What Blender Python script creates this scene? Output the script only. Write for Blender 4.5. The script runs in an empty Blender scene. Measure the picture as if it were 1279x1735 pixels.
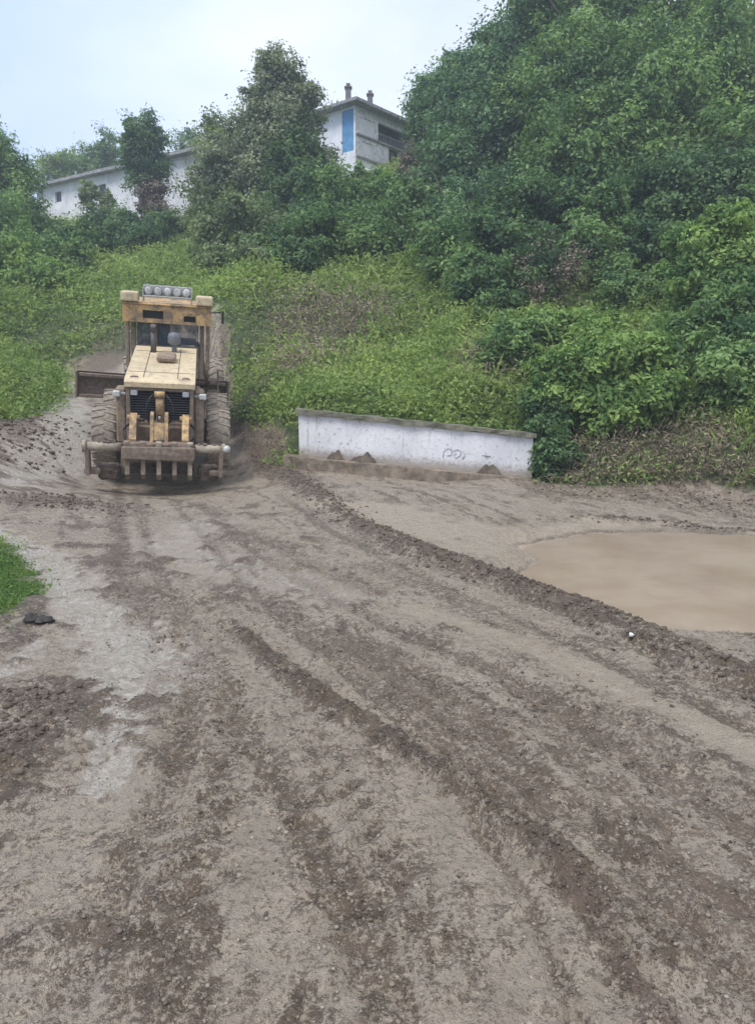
import bpy, bmesh, math, random
import numpy as np
from mathutils import Vector, Matrix, Euler

R = math.radians
random.seed(7)
rng = np.random.default_rng(11)
C = bpy.context.scene.collection
SC = bpy.context.scene

# ------------------------------------------------------------------ camera
CAM_H = 1.7
F_PX = 1262.0                      # focal length in photograph pixels (1279 x 1735)
PITCH = R(9.45)
cam = bpy.data.cameras.new('camera')
cam.sensor_fit = 'VERTICAL'
cam.sensor_height = 36.0
cam.sensor_width = 36.0
cam.lens = 36.0 * F_PX / 1735.0
cam.clip_start = 0.05
cam.clip_end = 3000
cam_o = bpy.data.objects.new('camera', cam)
C.objects.link(cam_o)
cam_o.location = (0, 0, CAM_H)
cam_o.rotation_euler = (R(90) - PITCH, 0, 0)
SC.camera = cam_o

# ------------------------------------------------------------------ sky, sun, exposure
SUN_EL, SUN_AZ = R(58), R(215)     # azimuth clockwise from +Y (behind the camera, to the left)
w = bpy.data.worlds.new('World')
SC.world = w
w.use_nodes = True
nt = w.node_tree
nt.nodes.clear()
wo = nt.nodes.new('ShaderNodeOutputWorld')
bg = nt.nodes.new('ShaderNodeBackground')
sky = nt.nodes.new('ShaderNodeTexSky')
sky.sky_type = 'NISHITA'
sky.sun_disc = False
sky.sun_elevation = SUN_EL
sky.sun_rotation = SUN_AZ
sky.air_density = 1.0
sky.dust_density = 2.0
sky.ozone_density = 1.5
tcw = nt.nodes.new('ShaderNodeTexCoord')
mpw = nt.nodes.new('ShaderNodeMapping')
mpw.inputs['Scale'].default_value = (1.0, 1.0, 2.2)
nzw = nt.nodes.new('ShaderNodeTexNoise')
nzw.inputs['Scale'].default_value = 1.6
nzw.inputs['Detail'].default_value = 5
nzw.inputs['Roughness'].default_value = 0.5
rmw = nt.nodes.new('ShaderNodeMapRange')
rmw.inputs['From Min'].default_value = 0.35
rmw.inputs['From Max'].default_value = 0.68
rmw.inputs['To Min'].default_value = 0.75
rmw.inputs['To Max'].default_value = 0.98
mxw = nt.nodes.new('ShaderNodeMix')
mxw.data_type = 'RGBA'
nt.links.new(tcw.outputs['Generated'], mpw.inputs['Vector'])
nt.links.new(mpw.outputs['Vector'], nzw.inputs['Vector'])
nt.links.new(nzw.outputs['Fac'], rmw.inputs['Value'])
nt.links.new(rmw.outputs['Result'], mxw.inputs['Factor'])
nt.links.new(sky.outputs['Color'], mxw.inputs['A'])
spw = nt.nodes.new('ShaderNodeSeparateXYZ'); nt.links.new(tcw.outputs['Generated'], spw.inputs[0])
adw = nt.nodes.new('ShaderNodeMath'); adw.operation = 'MULTIPLY_ADD'; adw.inputs[1].default_value = .55
nt.links.new(spw.outputs['X'], adw.inputs[0]); nt.links.new(nzw.outputs['Fac'], adw.inputs[2])
rm2 = nt.nodes.new('ShaderNodeMapRange'); rm2.inputs['From Min'].default_value = .30; rm2.inputs['From Max'].default_value = .62
nt.links.new(adw.outputs[0], rm2.inputs['Value'])
mx2 = nt.nodes.new('ShaderNodeMix'); mx2.data_type = 'RGBA'
mx2.inputs['A'].default_value = (6.6, 8.3, 12.0, 1); mx2.inputs['B'].default_value = (9.7, 10.4, 11.9, 1)
nt.links.new(rm2.outputs['Result'], mx2.inputs['Factor'])
nt.links.new(mx2.outputs['Result'], mxw.inputs['B'])
nt.links.new(mxw.outputs['Result'], bg.inputs['Color'])
bg.inputs['Strength'].default_value = 0.058
nt.links.new(bg.outputs['Background'], wo.inputs['Surface'])

sl = bpy.data.lights.new('sun', 'SUN')
sl.energy = 1.6
sl.angle = R(24)
sl.color = (1.0, 0.965, 0.91)
so = bpy.data.objects.new('sun', sl)
C.objects.link(so)
so.rotation_euler = (R(90) - SUN_EL, 0, -SUN_AZ + math.pi)
sd = Vector((math.sin(SUN_AZ) * math.cos(SUN_EL), math.cos(SUN_AZ) * math.cos(SUN_EL), math.sin(SUN_EL)))
so.rotation_euler = (-sd).to_track_quat('-Z', 'Y').to_euler()

SC.view_settings.view_transform = 'Standard'
SC.view_settings.look = 'None'
SC.view_settings.exposure = 0.96
SC.view_settings.gamma = 1.0
SC.view_settings.use_curve_mapping = False
SC.cycles.max_bounces = 8
SC.cycles.transparent_max_bounces = 8
SC.cycles.use_denoising = True


# ------------------------------------------------------------------ helpers
def ray(px, py):
    a = (px - 639.5) / F_PX
    b = -(py - 867.5) / F_PX
    dy = math.cos(PITCH) + b * math.sin(PITCH)
    dz = -math.sin(PITCH) + b * math.cos(PITCH)
    return a / dy, dz / dy


def at(px, py, Y):
    """world point seen at a photograph pixel, Y metres ahead"""
    rx, rz = ray(px, py)
    return Vector((rx * Y, Y, CAM_H + rz * Y))


def link(name, me, mat=None, parent=None):
    o = bpy.data.objects.new(name, me)
    C.objects.link(o)
    if mat is not None and len(me.materials) == 0:
        me.materials.append(mat)
    if parent is not None:
        o.parent = parent
    return o


def tag(o, label=None, cat=None, group=None, kind=None):
    if label: o['label'] = label
    if cat: o['category'] = cat
    if group: o['group'] = group
    if kind: o['kind'] = kind
    return o


def empty(name, loc, label, cat, group=None, rot=(0, 0, 0)):
    o = bpy.data.objects.new(name, None)
    o.empty_display_size = 0.2
    C.objects.link(o)
    o.location = loc
    o.rotation_euler = rot
    return tag(o, label, cat, group)


def np_mesh(name, V, F, mat, attrs=None, smooth=False, uniform=None):
    """fast mesh from numpy: V (n,3), F (m,k) with k = 3 or 4"""
    me = bpy.data.meshes.new(name)
    V = np.asarray(V, np.float32)
    F = np.asarray(F, np.int32)
    k = F.shape[1]
    me.vertices.add(len(V))
    me.vertices.foreach_set('co', V.ravel())
    me.loops.add(F.size)
    me.loops.foreach_set('vertex_index', F.ravel())
    me.polygons.add(len(F))
    me.polygons.foreach_set('loop_start', np.arange(0, F.size, k, dtype=np.int32))
    me.polygons.foreach_set('loop_total', np.full(len(F), k, np.int32))
    me.polygons.foreach_set('use_smooth', np.full(len(F), bool(smooth)))
    for an, (dom, data) in (attrs or {}).items():
        at_ = me.attributes.new(an, 'FLOAT', dom)
        at_.data.foreach_set('value', np.asarray(data, np.float32).ravel())
    me.update(calc_edges=True)
    me.validate()
    if mat: me.materials.append(mat)
    return me


class MB:
    """collects bevelled boxes, tubes, lathes and prisms into one mesh"""
    def __init__(self):
        self.bm = bmesh.new()

    def box(self, c, s, bev=0.0, rot=None, seg=1, taper=None):
        b = bmesh.new()
        bmesh.ops.create_cube(b, size=1.0)
        for v in b.verts:
            v.co = Vector((v.co.x * s[0], v.co.y * s[1], v.co.z * s[2]))
            if taper and v.co.z > 0:
                v.co.x *= taper[0]; v.co.y *= taper[1]
        if bev > 0:
            bmesh.ops.bevel(b, geom=list(b.edges), offset=bev, segments=seg, affect='EDGES', profile=0.6)
        M = Matrix.Translation(Vector(c))
        if rot is not None:
            M = M @ Euler(rot).to_matrix().to_4x4()
        b.transform(M)
        self._take(b)
        return self

    def _take(self, b):
        tmp = bpy.data.meshes.new('tmp')
        b.to_mesh(tmp)
        b.free()
        self.bm.from_mesh(tmp)
        bpy.data.meshes.remove(tmp)

    def tube(self, pts, rad, n=10, cap=True):
        pts = [Vector(p) for p in pts]
        if not isinstance(rad, (list, tuple)):
            rad = [rad] * len(pts)
        b = bmesh.new()
        rings = []
        up0 = None
        for i, p in enumerate(pts):
            d = (pts[min(i + 1, len(pts) - 1)] - pts[max(i - 1, 0)]).normalized()
            if up0 is None:
                up0 = Vector((0, 0, 1)) if abs(d.z) < 0.9 else Vector((1, 0, 0))
            s = d.cross(up0).normalized()
            u = s.cross(d).normalized()
            up0 = u
            rings.append([b.verts.new(p + (s * math.cos(2 * math.pi * k / n) + u * math.sin(2 * math.pi * k / n)) * rad[i]) for k in range(n)])
        for i in range(len(rings) - 1):
            for k in range(n):
                f = b.faces.new((rings[i][k], rings[i][(k + 1) % n], rings[i + 1][(k + 1) % n], rings[i + 1][k]))
                f.smooth = True
        if cap:
            b.faces.new(rings[0][::-1])
            b.faces.new(rings[-1])
        self._take(b)
        return self

    def lathe(self, prof, c, axis='X', n=28):
        """profile of (radius, offset along axis)"""
        b = bmesh.new()
        rings = []
        for r, o in prof:
            rg = []
            for k in range(n):
                a = 2 * math.pi * k / n
                if axis == 'X': v = (o, r * math.cos(a), r * math.sin(a))
                elif axis == 'Y': v = (r * math.cos(a), o, r * math.sin(a))
                else: v = (r * math.cos(a), r * math.sin(a), o)
                rg.append(b.verts.new(Vector(c) + Vector(v)))
            rings.append(rg)
        for i in range(len(rings) - 1):
            for k in range(n):
                f = b.faces.new((rings[i][k], rings[i][(k + 1) % n], rings[i + 1][(k + 1) % n], rings[i + 1][k]))
                f.smooth = True
        bmesh.ops.recalc_face_normals(b, faces=b.faces)
        self._take(b)
        return self

    def prism(self, poly, x0, x1, axis='X'):
        """extrude polygon (a,b) along an axis: X -> (y,z), Y -> (x,z), Z -> (x,y)"""
        b = bmesh.new()
        def mk(t, p):
            if axis == 'X': return (t, p[0], p[1])
            if axis == 'Y': return (p[0], t, p[1])
            return (p[0], p[1], t)
        A = [b.verts.new(mk(x0, p)) for p in poly]
        B = [b.verts.new(mk(x1, p)) for p in poly]
        b.faces.new(A); b.faces.new(B[::-1])
        n = len(poly)
        for i in range(n):
            b.faces.new((A[i], B[i], B[(i + 1) % n], A[(i + 1) % n]))
        bmesh.ops.recalc_face_normals(b, faces=b.faces)
        self._take(b)
        return self

    def quad(self, pts):
        self.bm.faces.new([self.bm.verts.new(Vector(p)) for p in pts])
        return self

    def lift(self, h):
        for v in self.bm.verts: v.co.z += h
        return self

    def jitter(self, a, cuts=0):
        if cuts:
            bmesh.ops.subdivide_edges(self.bm, edges=list(self.bm.edges), cuts=cuts, use_grid_fill=True)
        for v in self.bm.verts:
            v.co += Vector((random.uniform(-a, a), random.uniform(-a, a), random.uniform(-a, a)))
        return self

    def build(self, name, mat, parent=None):
        me = bpy.data.meshes.new(name)
        self.bm.to_mesh(me)
        self.bm.free()
        return link(name, me, mat, parent)


# ---- lattice noise in numpy
_LAT = rng.random((256, 256))


def vnoise(x, y, s, seed=0):
    x = np.asarray(x, float) / s + 17.3 * seed + 1000
    y = np.asarray(y, float) / s + 31.7 * seed + 1000
    xi = np.floor(x).astype(np.int64); yi = np.floor(y).astype(np.int64)
    u = x - xi; v = y - yi
    u = u * u * u * (u * (u * 6 - 15) + 10); v = v * v * v * (v * (v * 6 - 15) + 10)
    g = lambda i, j: _LAT[(i + seed * 13) & 255, (j + seed * 7) & 255]
    a = g(xi, yi) * (1 - u) + g(xi + 1, yi) * u
    b = g(xi, yi + 1) * (1 - u) + g(xi + 1, yi + 1) * u
    return (a * (1 - v) + b * v) * 2 - 1


def fbm(x, y, s, oct=4, seed=0, gain=0.5):
    t = 0; a = 1; n = 0
    ca, sa = math.cos(0.6), math.sin(0.6)
    for i in range(oct):
        t = t + a * vnoise(x, y, s, seed + i)
        n += a
        x, y = ca * x - sa * y, sa * x + ca * y
        s *= 0.5; a *= gain
    return t / n


def sstep(a, b, x):
    t = np.clip((x - a) / (b - a), 0, 1)
    return t * t * (3 - 2 * t)


# ---- node materials
def mat_new(name):
    m = bpy.data.materials.new(name)
    m.use_nodes = True
    nt = m.node_tree
    nt.nodes.clear()
    out = nt.nodes.new('ShaderNodeOutputMaterial')
    b = nt.nodes.new('ShaderNodeBsdfPrincipled')
    nt.links.new(b.outputs['BSDF'], out.inputs['Surface'])
    return m, nt, b, out


def N(nt, t, **kw):
    n = nt.nodes.new(t)
    for k, v in kw.items():
        if k.startswith('i_'):
            key = k[2:].replace('_', ' ')
            n.inputs[key].default_value = v
        else:
            setattr(n, k, v)
    return n


def noise(nt, scale, detail=4, rough=0.55, coord=None, dist=0.0):
    n = N(nt, 'ShaderNodeTexNoise')
    n.inputs['Scale'].default_value = scale
    n.inputs['Detail'].default_value = detail
    n.inputs['Roughness'].default_value = rough
    n.inputs['Distortion'].default_value = dist
    if coord is not None:
        nt.links.new(coord, n.inputs['Vector'])
    return n.outputs['Fac']


def maprange(nt, v, a, b, c=0.0, d=1.0, smooth=True):
    n = N(nt, 'ShaderNodeMapRange')
    n.interpolation_type = 'SMOOTHSTEP' if smooth else 'LINEAR'
    n.inputs['From Min'].default_value = a
    n.inputs['From Max'].default_value = b
    n.inputs['To Min'].default_value = c
    n.inputs['To Max'].default_value = d
    nt.links.new(v, n.inputs['Value'])
    return n.outputs['Result']


def math_(nt, op, a, b=None, clamp=False):
    n = N(nt, 'ShaderNodeMath')
    n.operation = op
    n.use_clamp = clamp
    for i, v in enumerate((a, b)):
        if v is None: continue
        if isinstance(v, (int, float)): n.inputs[i].default_value = v
        else: nt.links.new(v, n.inputs[i])
    return n.outputs[0]


def mix(nt, f, a, b, blend='MIX'):
    n = N(nt, 'ShaderNodeMix')
    n.data_type = 'RGBA'
    n.blend_type = blend
    for key, v in (('Factor', f), ('A', a), ('B', b)):
        s = [q for q in n.inputs if q.name == key and (q.type == ('VALUE' if key == 'Factor' else 'RGBA'))][0]
        if isinstance(v, (int, float)): s.default_value = v
        elif isinstance(v, tuple): s.default_value = v if len(v) == 4 else (*v, 1)
        else: nt.links.new(v, s)
    return [q for q in n.outputs if q.type == 'RGBA'][0]


def attr(nt, name):
    n = N(nt, 'ShaderNodeAttribute')
    n.attribute_name = name
    return n.outputs['Fac']


def bump(nt, b, h, strength=0.5, dist=0.02):
    n = N(nt, 'ShaderNodeBump')
    n.inputs['Strength'].default_value = strength
    n.inputs['Distance'].default_value = dist
    nt.links.new(h, n.inputs['Height'])
    nt.links.new(n.outputs['Normal'], b.inputs['Normal'])


def objco(nt):
    return N(nt, 'ShaderNodeTexCoord').outputs['Object']


def geopos(nt):
    return N(nt, 'ShaderNodeNewGeometry').outputs['Position']


def simple(name, col, rough=0.6, metal=0.0, var=0.25, scale=6, bumpy=0.15, spec=0.5):
    m, nt, b, out = mat_new(name)
    co = objco(nt)
    f = noise(nt, scale, 6, 0.65, co)
    dk = tuple(c * (1 - var) for c in col); lt = tuple(min(1, c * (1 + var)) for c in col)
    nt.links.new(mix(nt, maprange(nt, f, 0.3, 0.7), dk, lt), b.inputs['Base Color'])
    b.inputs['Roughness'].default_value = rough
    b.inputs['Metallic'].default_value = metal
    b.inputs['Specular IOR Level'].default_value = spec
    bump(nt, b, noise(nt, scale * 6, 5, 0.6, co), bumpy, 0.01)
    return m


def muddy(name, paint, mud=(0.21, 0.155, 0.11), lo=0.35, hi=0.62, rough=0.45, scale=3.0, chips=True):
    """painted steel under caked, splashed mud"""
    m, nt, b, out = mat_new(name)
    co = objco(nt)
    f1 = noise(nt, scale, 8, 0.7, co, 0.3)
    f2 = noise(nt, scale * 7, 5, 0.7, co)
    f = math_(nt, 'ADD', math_(nt, 'MULTIPLY', f1, 0.7), math_(nt, 'MULTIPLY', f2, 0.3))
    k = maprange(nt, f, lo, hi)
    p = mix(nt, maprange(nt, noise(nt, 2.0, 4, 0.6, co), 0.3, 0.7), tuple(c * 0.82 for c in paint), tuple(min(1, c * 1.12) for c in paint))
    md = mix(nt, maprange(nt, noise(nt, 14, 5, 0.7, co), 0.3, 0.7), tuple(c * 0.6 for c in mud), tuple(c * 1.35 for c in mud))
    nt.links.new(mix(nt, k, p, md), b.inputs['Base Color'])
    nt.links.new(maprange(nt, k, 0, 1, rough, 0.88), b.inputs['Roughness'])
    bump(nt, b, f, 0.5, 0.03)
    return m


def leafmat(name, dark, light, trans=0.4, rough=0.55, extra=None):
    m, nt, b, out = mat_new(name)
    t = attr(nt, 'tint')
    col = mix(nt, t, dark, light)
    nt.links.new(col, b.inputs['Base Color'])
    b.inputs['Roughness'].default_value = rough
    b.inputs['Specular IOR Level'].default_value = 0.3
    tr = N(nt, 'ShaderNodeBsdfTranslucent')
    nt.links.new(mix(nt, 1.0, col, (0.95, 1.0, 0.55), 'MULTIPLY'), tr.inputs['Color'])
    ms = N(nt, 'ShaderNodeMixShader')
    ms.inputs[0].default_value = trans
    nt.links.new(b.outputs[0], ms.inputs[1])
    nt.links.new(tr.outputs[0], ms.inputs[2])
    nt.links.new(ms.outputs[0], out.inputs['Surface'])
    return m


# ------------------------------------------------------------------ terrain
GR_T = R(12.6)                                   # grader heading, left of straight ahead
GR_O = Vector((-3.74, 12.75, 0.06))
gdir = Vector((-math.sin(GR_T), math.cos(GR_T), 0)); gright = Vector((math.cos(GR_T), math.sin(GR_T), 0))
GR_PITCH, GR_ROLL = R(9.5), R(2.6)

pts = [(-3, 0, .03), (3, 0, -.02), (0, 0, 0), (0, -8, 0), (-8, -8, .4), (8, -8, -.1), (0, 3, 0), (-2, 4, .03), (2.5, 4, -.05),
       (5, 6, -.17), (3.5, 9, -.21), (6.5, 9, -.21), (9.5, 8, -.21), (0, 8, 0), (-2.5, 8, .04), (-4.3, 7.5, .14), (-9, 6, .9), (12, 4, -.1),
       (-1.5, 11, .02), (1, 12, .0), (14, 9, -.1), (4, 12, -.16), (8, 11.3, -.15), (-1, 13.4, .2), (1.5, 13.4, 0.07)]
for t in (0.3, 3.0, 5.5, 8.0):
    for l in (-1.3, 1.3):
        q = GR_O + gdir * t + gright * l
        pts.append((q.x, q.y, 0.03 + math.tan(GR_PITCH) * max(0, t - 0.3) - math.tan(GR_ROLL) * l))
for px, py, Y in [(105, 650, 23), (60, 700, 17), (0, 740, 13), (20, 820, 10.5), (430, 720, 17), (470, 763, 15),
                  (505, 778, 14.3), (900, 814, 14.1), (700, 795, 14.2),
                  (1100, 815, 13.5), (1279, 825, 12.8),
                  (520, 692, 15.4), (900, 738, 15.3), (700, 715, 15.4),
                  (640, 640, 18), (640, 560, 21), (640, 480, 25), (640, 400, 31), (640, 330, 38), (640, 298, 46),
                  (30, 620, 21), (30, 520, 27), (150, 470, 33), (60, 400, 45), (150, 385, 54), (320, 400, 46), (300, 480, 30), (380, 560, 22), (430, 650, 18.5),
                  (850, 640, 17), (850, 560, 20), (1000, 500, 22), (1000, 640, 16.5), (1100, 745, 14.5), (1279, 745, 13.8), (1279, 600, 18),
                  (1279, 480, 23), (1100, 400, 29), (900, 420, 28), (1000, 230, 50), (1279, 260, 45)]:
    q = at(px, py, Y)
    pts.append((q.x, q.y, q.z))
pts += [(0, 75, 17), (-32, 75, 14.5), (38, 75, 25), (60, 50, 21), (-50, 50, 12), (-60, 100, 13), (0, 120, 15), (65, 110, 25), (60, 10, 4), (-45, 10, 5), (50, -20, 0), (-40, -20, 2)]
PT = np.array(pts)


def _phi(r2):
    return 0.5 * r2 * np.log(r2 + 1e-9)


_n = len(PT)
_K = _phi(((PT[:, None, :2] - PT[None, :, :2]) ** 2).sum(-1)) + np.eye(_n) * 0.02
_P = np.c_[np.ones(_n), PT[:, :2]]
_A = np.zeros((_n + 3, _n + 3)); _A[:_n, :_n] = _K; _A[:_n, _n:] = _P; _A[_n:, :_n] = _P.T
_W = np.linalg.solve(_A, np.r_[PT[:, 2], np.zeros(3)])


def base_z(x, y):
    x = np.clip(np.asarray(x, float), -62, 62); y = np.clip(np.asarray(y, float), -22, 112)
    sh = np.broadcast(x, y).shape
    x = np.broadcast_to(x, sh).ravel(); y = np.broadcast_to(y, sh).ravel()
    o = np.empty(len(x))
    for i in range(0, len(x), 40000):
        xs, ys = x[i:i + 40000], y[i:i + 40000]
        r2 = (xs[:, None] - PT[None, :, 0]) ** 2 + (ys[:, None] - PT[None, :, 1]) ** 2
        o[i:i + 40000] = _phi(r2) @ _W[:_n] + _W[_n] + _W[_n + 1] * xs + _W[_n + 2] * ys
    return o.reshape(sh)


def gz(x, y):
    return float(base_z(np.array([x]), np.array([y]))[0])


def ground_at(px, py, lo=1.2, hi=70):
    """where the ray of a photograph pixel first meets the smooth ground"""
    rx, rz = ray(px, py)
    Y = np.geomspace(lo, hi, 500)
    d = CAM_H + rz * Y - base_z(rx * Y, Y)
    k = np.where(d < 0)[0]
    if len(k) == 0: return (rx * hi, hi)
    i = k[0]
    if i == 0: return (rx * lo, lo)
    t = d[i - 1] / (d[i - 1] - d[i])
    y = Y[i - 1] + t * (Y[i] - Y[i - 1])
    return (rx * y, y)


def poly_sd(x, y, poly):
    """signed distance, positive inside"""
    P = np.array(poly)
    d2 = np.full(x.shape, 1e9)
    ins = np.zeros(x.shape, bool)
    for i in range(len(P)):
        a = P[i]; b = P[(i + 1) % len(P)]
        e = b - a
        t = np.clip(((x - a[0]) * e[0] + (y - a[1]) * e[1]) / max(1e-9, e @ e), 0, 1)
        d2 = np.minimum(d2, (x - a[0] - t * e[0]) ** 2 + (y - a[1] - t * e[1]) ** 2)
        c = ((a[1] > y) != (b[1] > y)) & (x < (b[0] - a[0]) * (y - a[1]) / (b[1] - a[1] + 1e-12) + a[0])
        ins ^= c
    d = np.sqrt(d2)
    return np.where(ins, d, -d)


def stroke(x, y, path, hw):
    """(distance - half width) / ... returns d/hw, along-length s, signed side distance"""
    P = np.array(path, float)
    hw = np.broadcast_to(np.asarray(hw, float), (len(P),)) if np.ndim(hw) else np.full(len(P), float(hw))
    best = np.full(x.shape, 1e9); S = np.zeros(x.shape); sg = np.zeros(x.shape)
    acc = 0
    for i in range(len(P) - 1):
        a, b = P[i], P[i + 1]
        e = b - a; L = math.hypot(*e)
        t = np.clip(((x - a[0]) * e[0] + (y - a[1]) * e[1]) / (L * L), 0, 1)
        dx = x - a[0] - t * e[0]; dy = y - a[1] - t * e[1]
        d = np.hypot(dx, dy) / (hw[i] * (1 - t) + hw[i + 1] * t)
        m = d < best
        best = np.where(m, d, best)
        S = np.where(m, acc + t * L, S)
        sg = np.where(m, (e[0] * dy - e[1] * dx) / L, sg)
        acc += L
    return best, S, sg


G = lambda *pp: [ground_at(*p) for p in pp]
ROAD = [(-3.3, -6)] + G((-60, 1130), (0, 1040), (40, 1012), (46, 975), (22, 935), (0, 915), (-120, 900), (-160, 740), (0, 712), (85, 682), (98, 640), (110, 612), (195, 588), (215, 590)) \
    + [tuple((GR_O + gdir * 10.5 + gright * 1.3)[:2]), tuple((GR_O + gdir * 5 + gright * 1.9)[:2])] + G((405, 705), (500, 772)) \
    + [tuple(at(505, 775, 14.7)[:2]), tuple(at(900, 812, 14.5)[:2])] + G((960, 812), (1100, 815), (1279, 828)) + [(13, 11), (20, 9), (20, -6)]
PUD = G((872, 905), (930, 890), (1010, 886), (1100, 895), (1200, 905), (1290, 909), (1420, 915), (1600, 960), (1600, 1030), (1400, 1062), (1279, 1062), (1190, 1056), (1090, 1046), (1010, 1026), (950, 1000), (895, 965), (868, 935))
WATER_Z = -0.235

S_T1 = G((400, 700), (440, 750), (520, 820), (600, 888), (700, 932), (800, 968), (900, 1002), (1000, 1042), (1100, 1086), (1200, 1132), (1279, 1166), (1400, 1225))
H_T1 = [.3, .34, .32, .28, .25, .24, .24, .24, .22, .22, .22, .22]
S_T2 = G((380, 1055), (440, 1105), (520, 1165), (600, 1217), (700, 1282), (800, 1347), (900, 1422), (1000, 1502), (1060, 1552), (1140, 1610))
S_T2b = G((930, 1450), (1010, 1570), (1060, 1650), (1110, 1735), (1150, 1800))
S_T3 = G((500, 1060), (600, 1095), (690, 1145), (770, 1215), (850, 1290), (930, 1370))
H_T3 = [.12, .2, .24, .2, .15, .06]
S_T4 = G((850, 1142), (950, 1200), (1080, 1290), (1200, 1395), (1300, 1480), (1450, 1600))
H_T4 = [.06, .17, .26, .34, .4, .4]
S_SILT = G((600, 860), (700, 885), (800, 905), (900, 940))
S_L1 = G((700, 1030), (870, 1085), (1000, 1140), (1150, 1215), (1279, 1275), (1400, 1330))
S_D5 = G((250, 1030), (310, 1090), (380, 1180), (350, 1330), (290, 1450), (260, 1580))
S_D6 = G((560, 1470), (640, 1530), (740, 1610))
S_D7 = G((20, 1180), (70, 1190), (10, 1290))
S_D8 = G((40, 850), (130, 850), (200, 870))
S_D9 = G((330, 880), (430, 930), (520, 985))
S_D10 = G((940, 830), (1100, 845), (1279, 862), (1400, 875))
S_D11 = G((620, 960), (760, 1010), (900, 1080))
S_W = [G((20, 815), (70, 800), (115, 765), (112, 700), (104, 650)), G((-20, 890), (60, 940), (110, 985), (150, 1040), (205, 1090), (232, 1140), (200, 1220), (175, 1330)), G((60, 1090), (20, 1130), (-40, 1150)), G((360, 880), (280, 930), (420, 965), (560, 1010))]
H_W = [[.3, .5, .55, .5, .4], [.12, .24, .26, .2, .26, .26, .17, .07], [.08, .1, .1], [.3, .35, .4, .25]]
S_TRA = G((330, 1010), (370, 1120), (340, 1300), (200, 1600), (100, 1760))
S_TRB = G((480, 1200), (560, 1400), (640, 1560), (720, 1760))
S_TRC = G((120, 1260), (40, 1500), (-60, 1735))
S_LONG = [(G((330, 850), (430, 930), (560, 1010), (700, 1080), (850, 1140), (1000, 1230), (1279, 1400)), .085, .75),
          (G((300, 860), (390, 960), (480, 1050), (600, 1140), (750, 1270), (880, 1400), (1000, 1540), (1080, 1680)), .05, .7),
          (G((470, 835), (560, 900), (700, 970), (860, 1040), (1050, 1130), (1279, 1240)), .07, .7),
          (G((230, 840), (260, 950), (310, 1060), (410, 1230), (480, 1330), (560, 1480), (640, 1640), (690, 1760)), .07, .75),
          (G((190, 850), (215, 960), (265, 1080), (310, 1200)), .10, .6),
          (G((300, 1000), (335, 1150), (300, 1300), (230, 1450), (150, 1620), (90, 1760)), .06, .7),
          (G((560, 1120), (680, 1230), (800, 1370), (900, 1530), (980, 1720)), .03, .7),
          (G((700, 1130), (840, 1240), (980, 1370), (1110, 1500), (1279, 1680)), .05, .65),
          (G((1000, 1190), (1120, 1260), (1279, 1360)), .05, .7), (G((420, 900), (540, 960), (640, 1000)), .12, .6)]
S_DIR = [tuple(np.array(ground_at(440, 1105)) + np.array([-3.2, 9.0]))] + G((440, 1105), (600, 1217), (800, 1347), (1000, 1502)) + [(2.2, -3)]
S_FLIP = False
S_BL = G((-60, 765), (20, 745), (90, 715))
S_FAR = G((1000, 880), (1100, 886), (1200, 897), (1290, 903))
S_ML = G((840, 900), (700, 888), (620, 868))


WALL_A = tuple(at(507, 771, 14.65)[:2]); WALL_B = tuple(at(901, 806, 14.45)[:2])
WALL_ZA = at(507, 771, 14.65).z; WALL_ZB = at(901, 806, 14.45).z


BROWN = [(ground_at(545, 550), 1.5), (ground_at(520, 610), .9), (ground_at(590, 525), 1.0), (ground_at(830, 620), .7), (ground_at(205, 600), 1.3)]
HOLLOW = ground_at(1090, 470)


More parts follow.
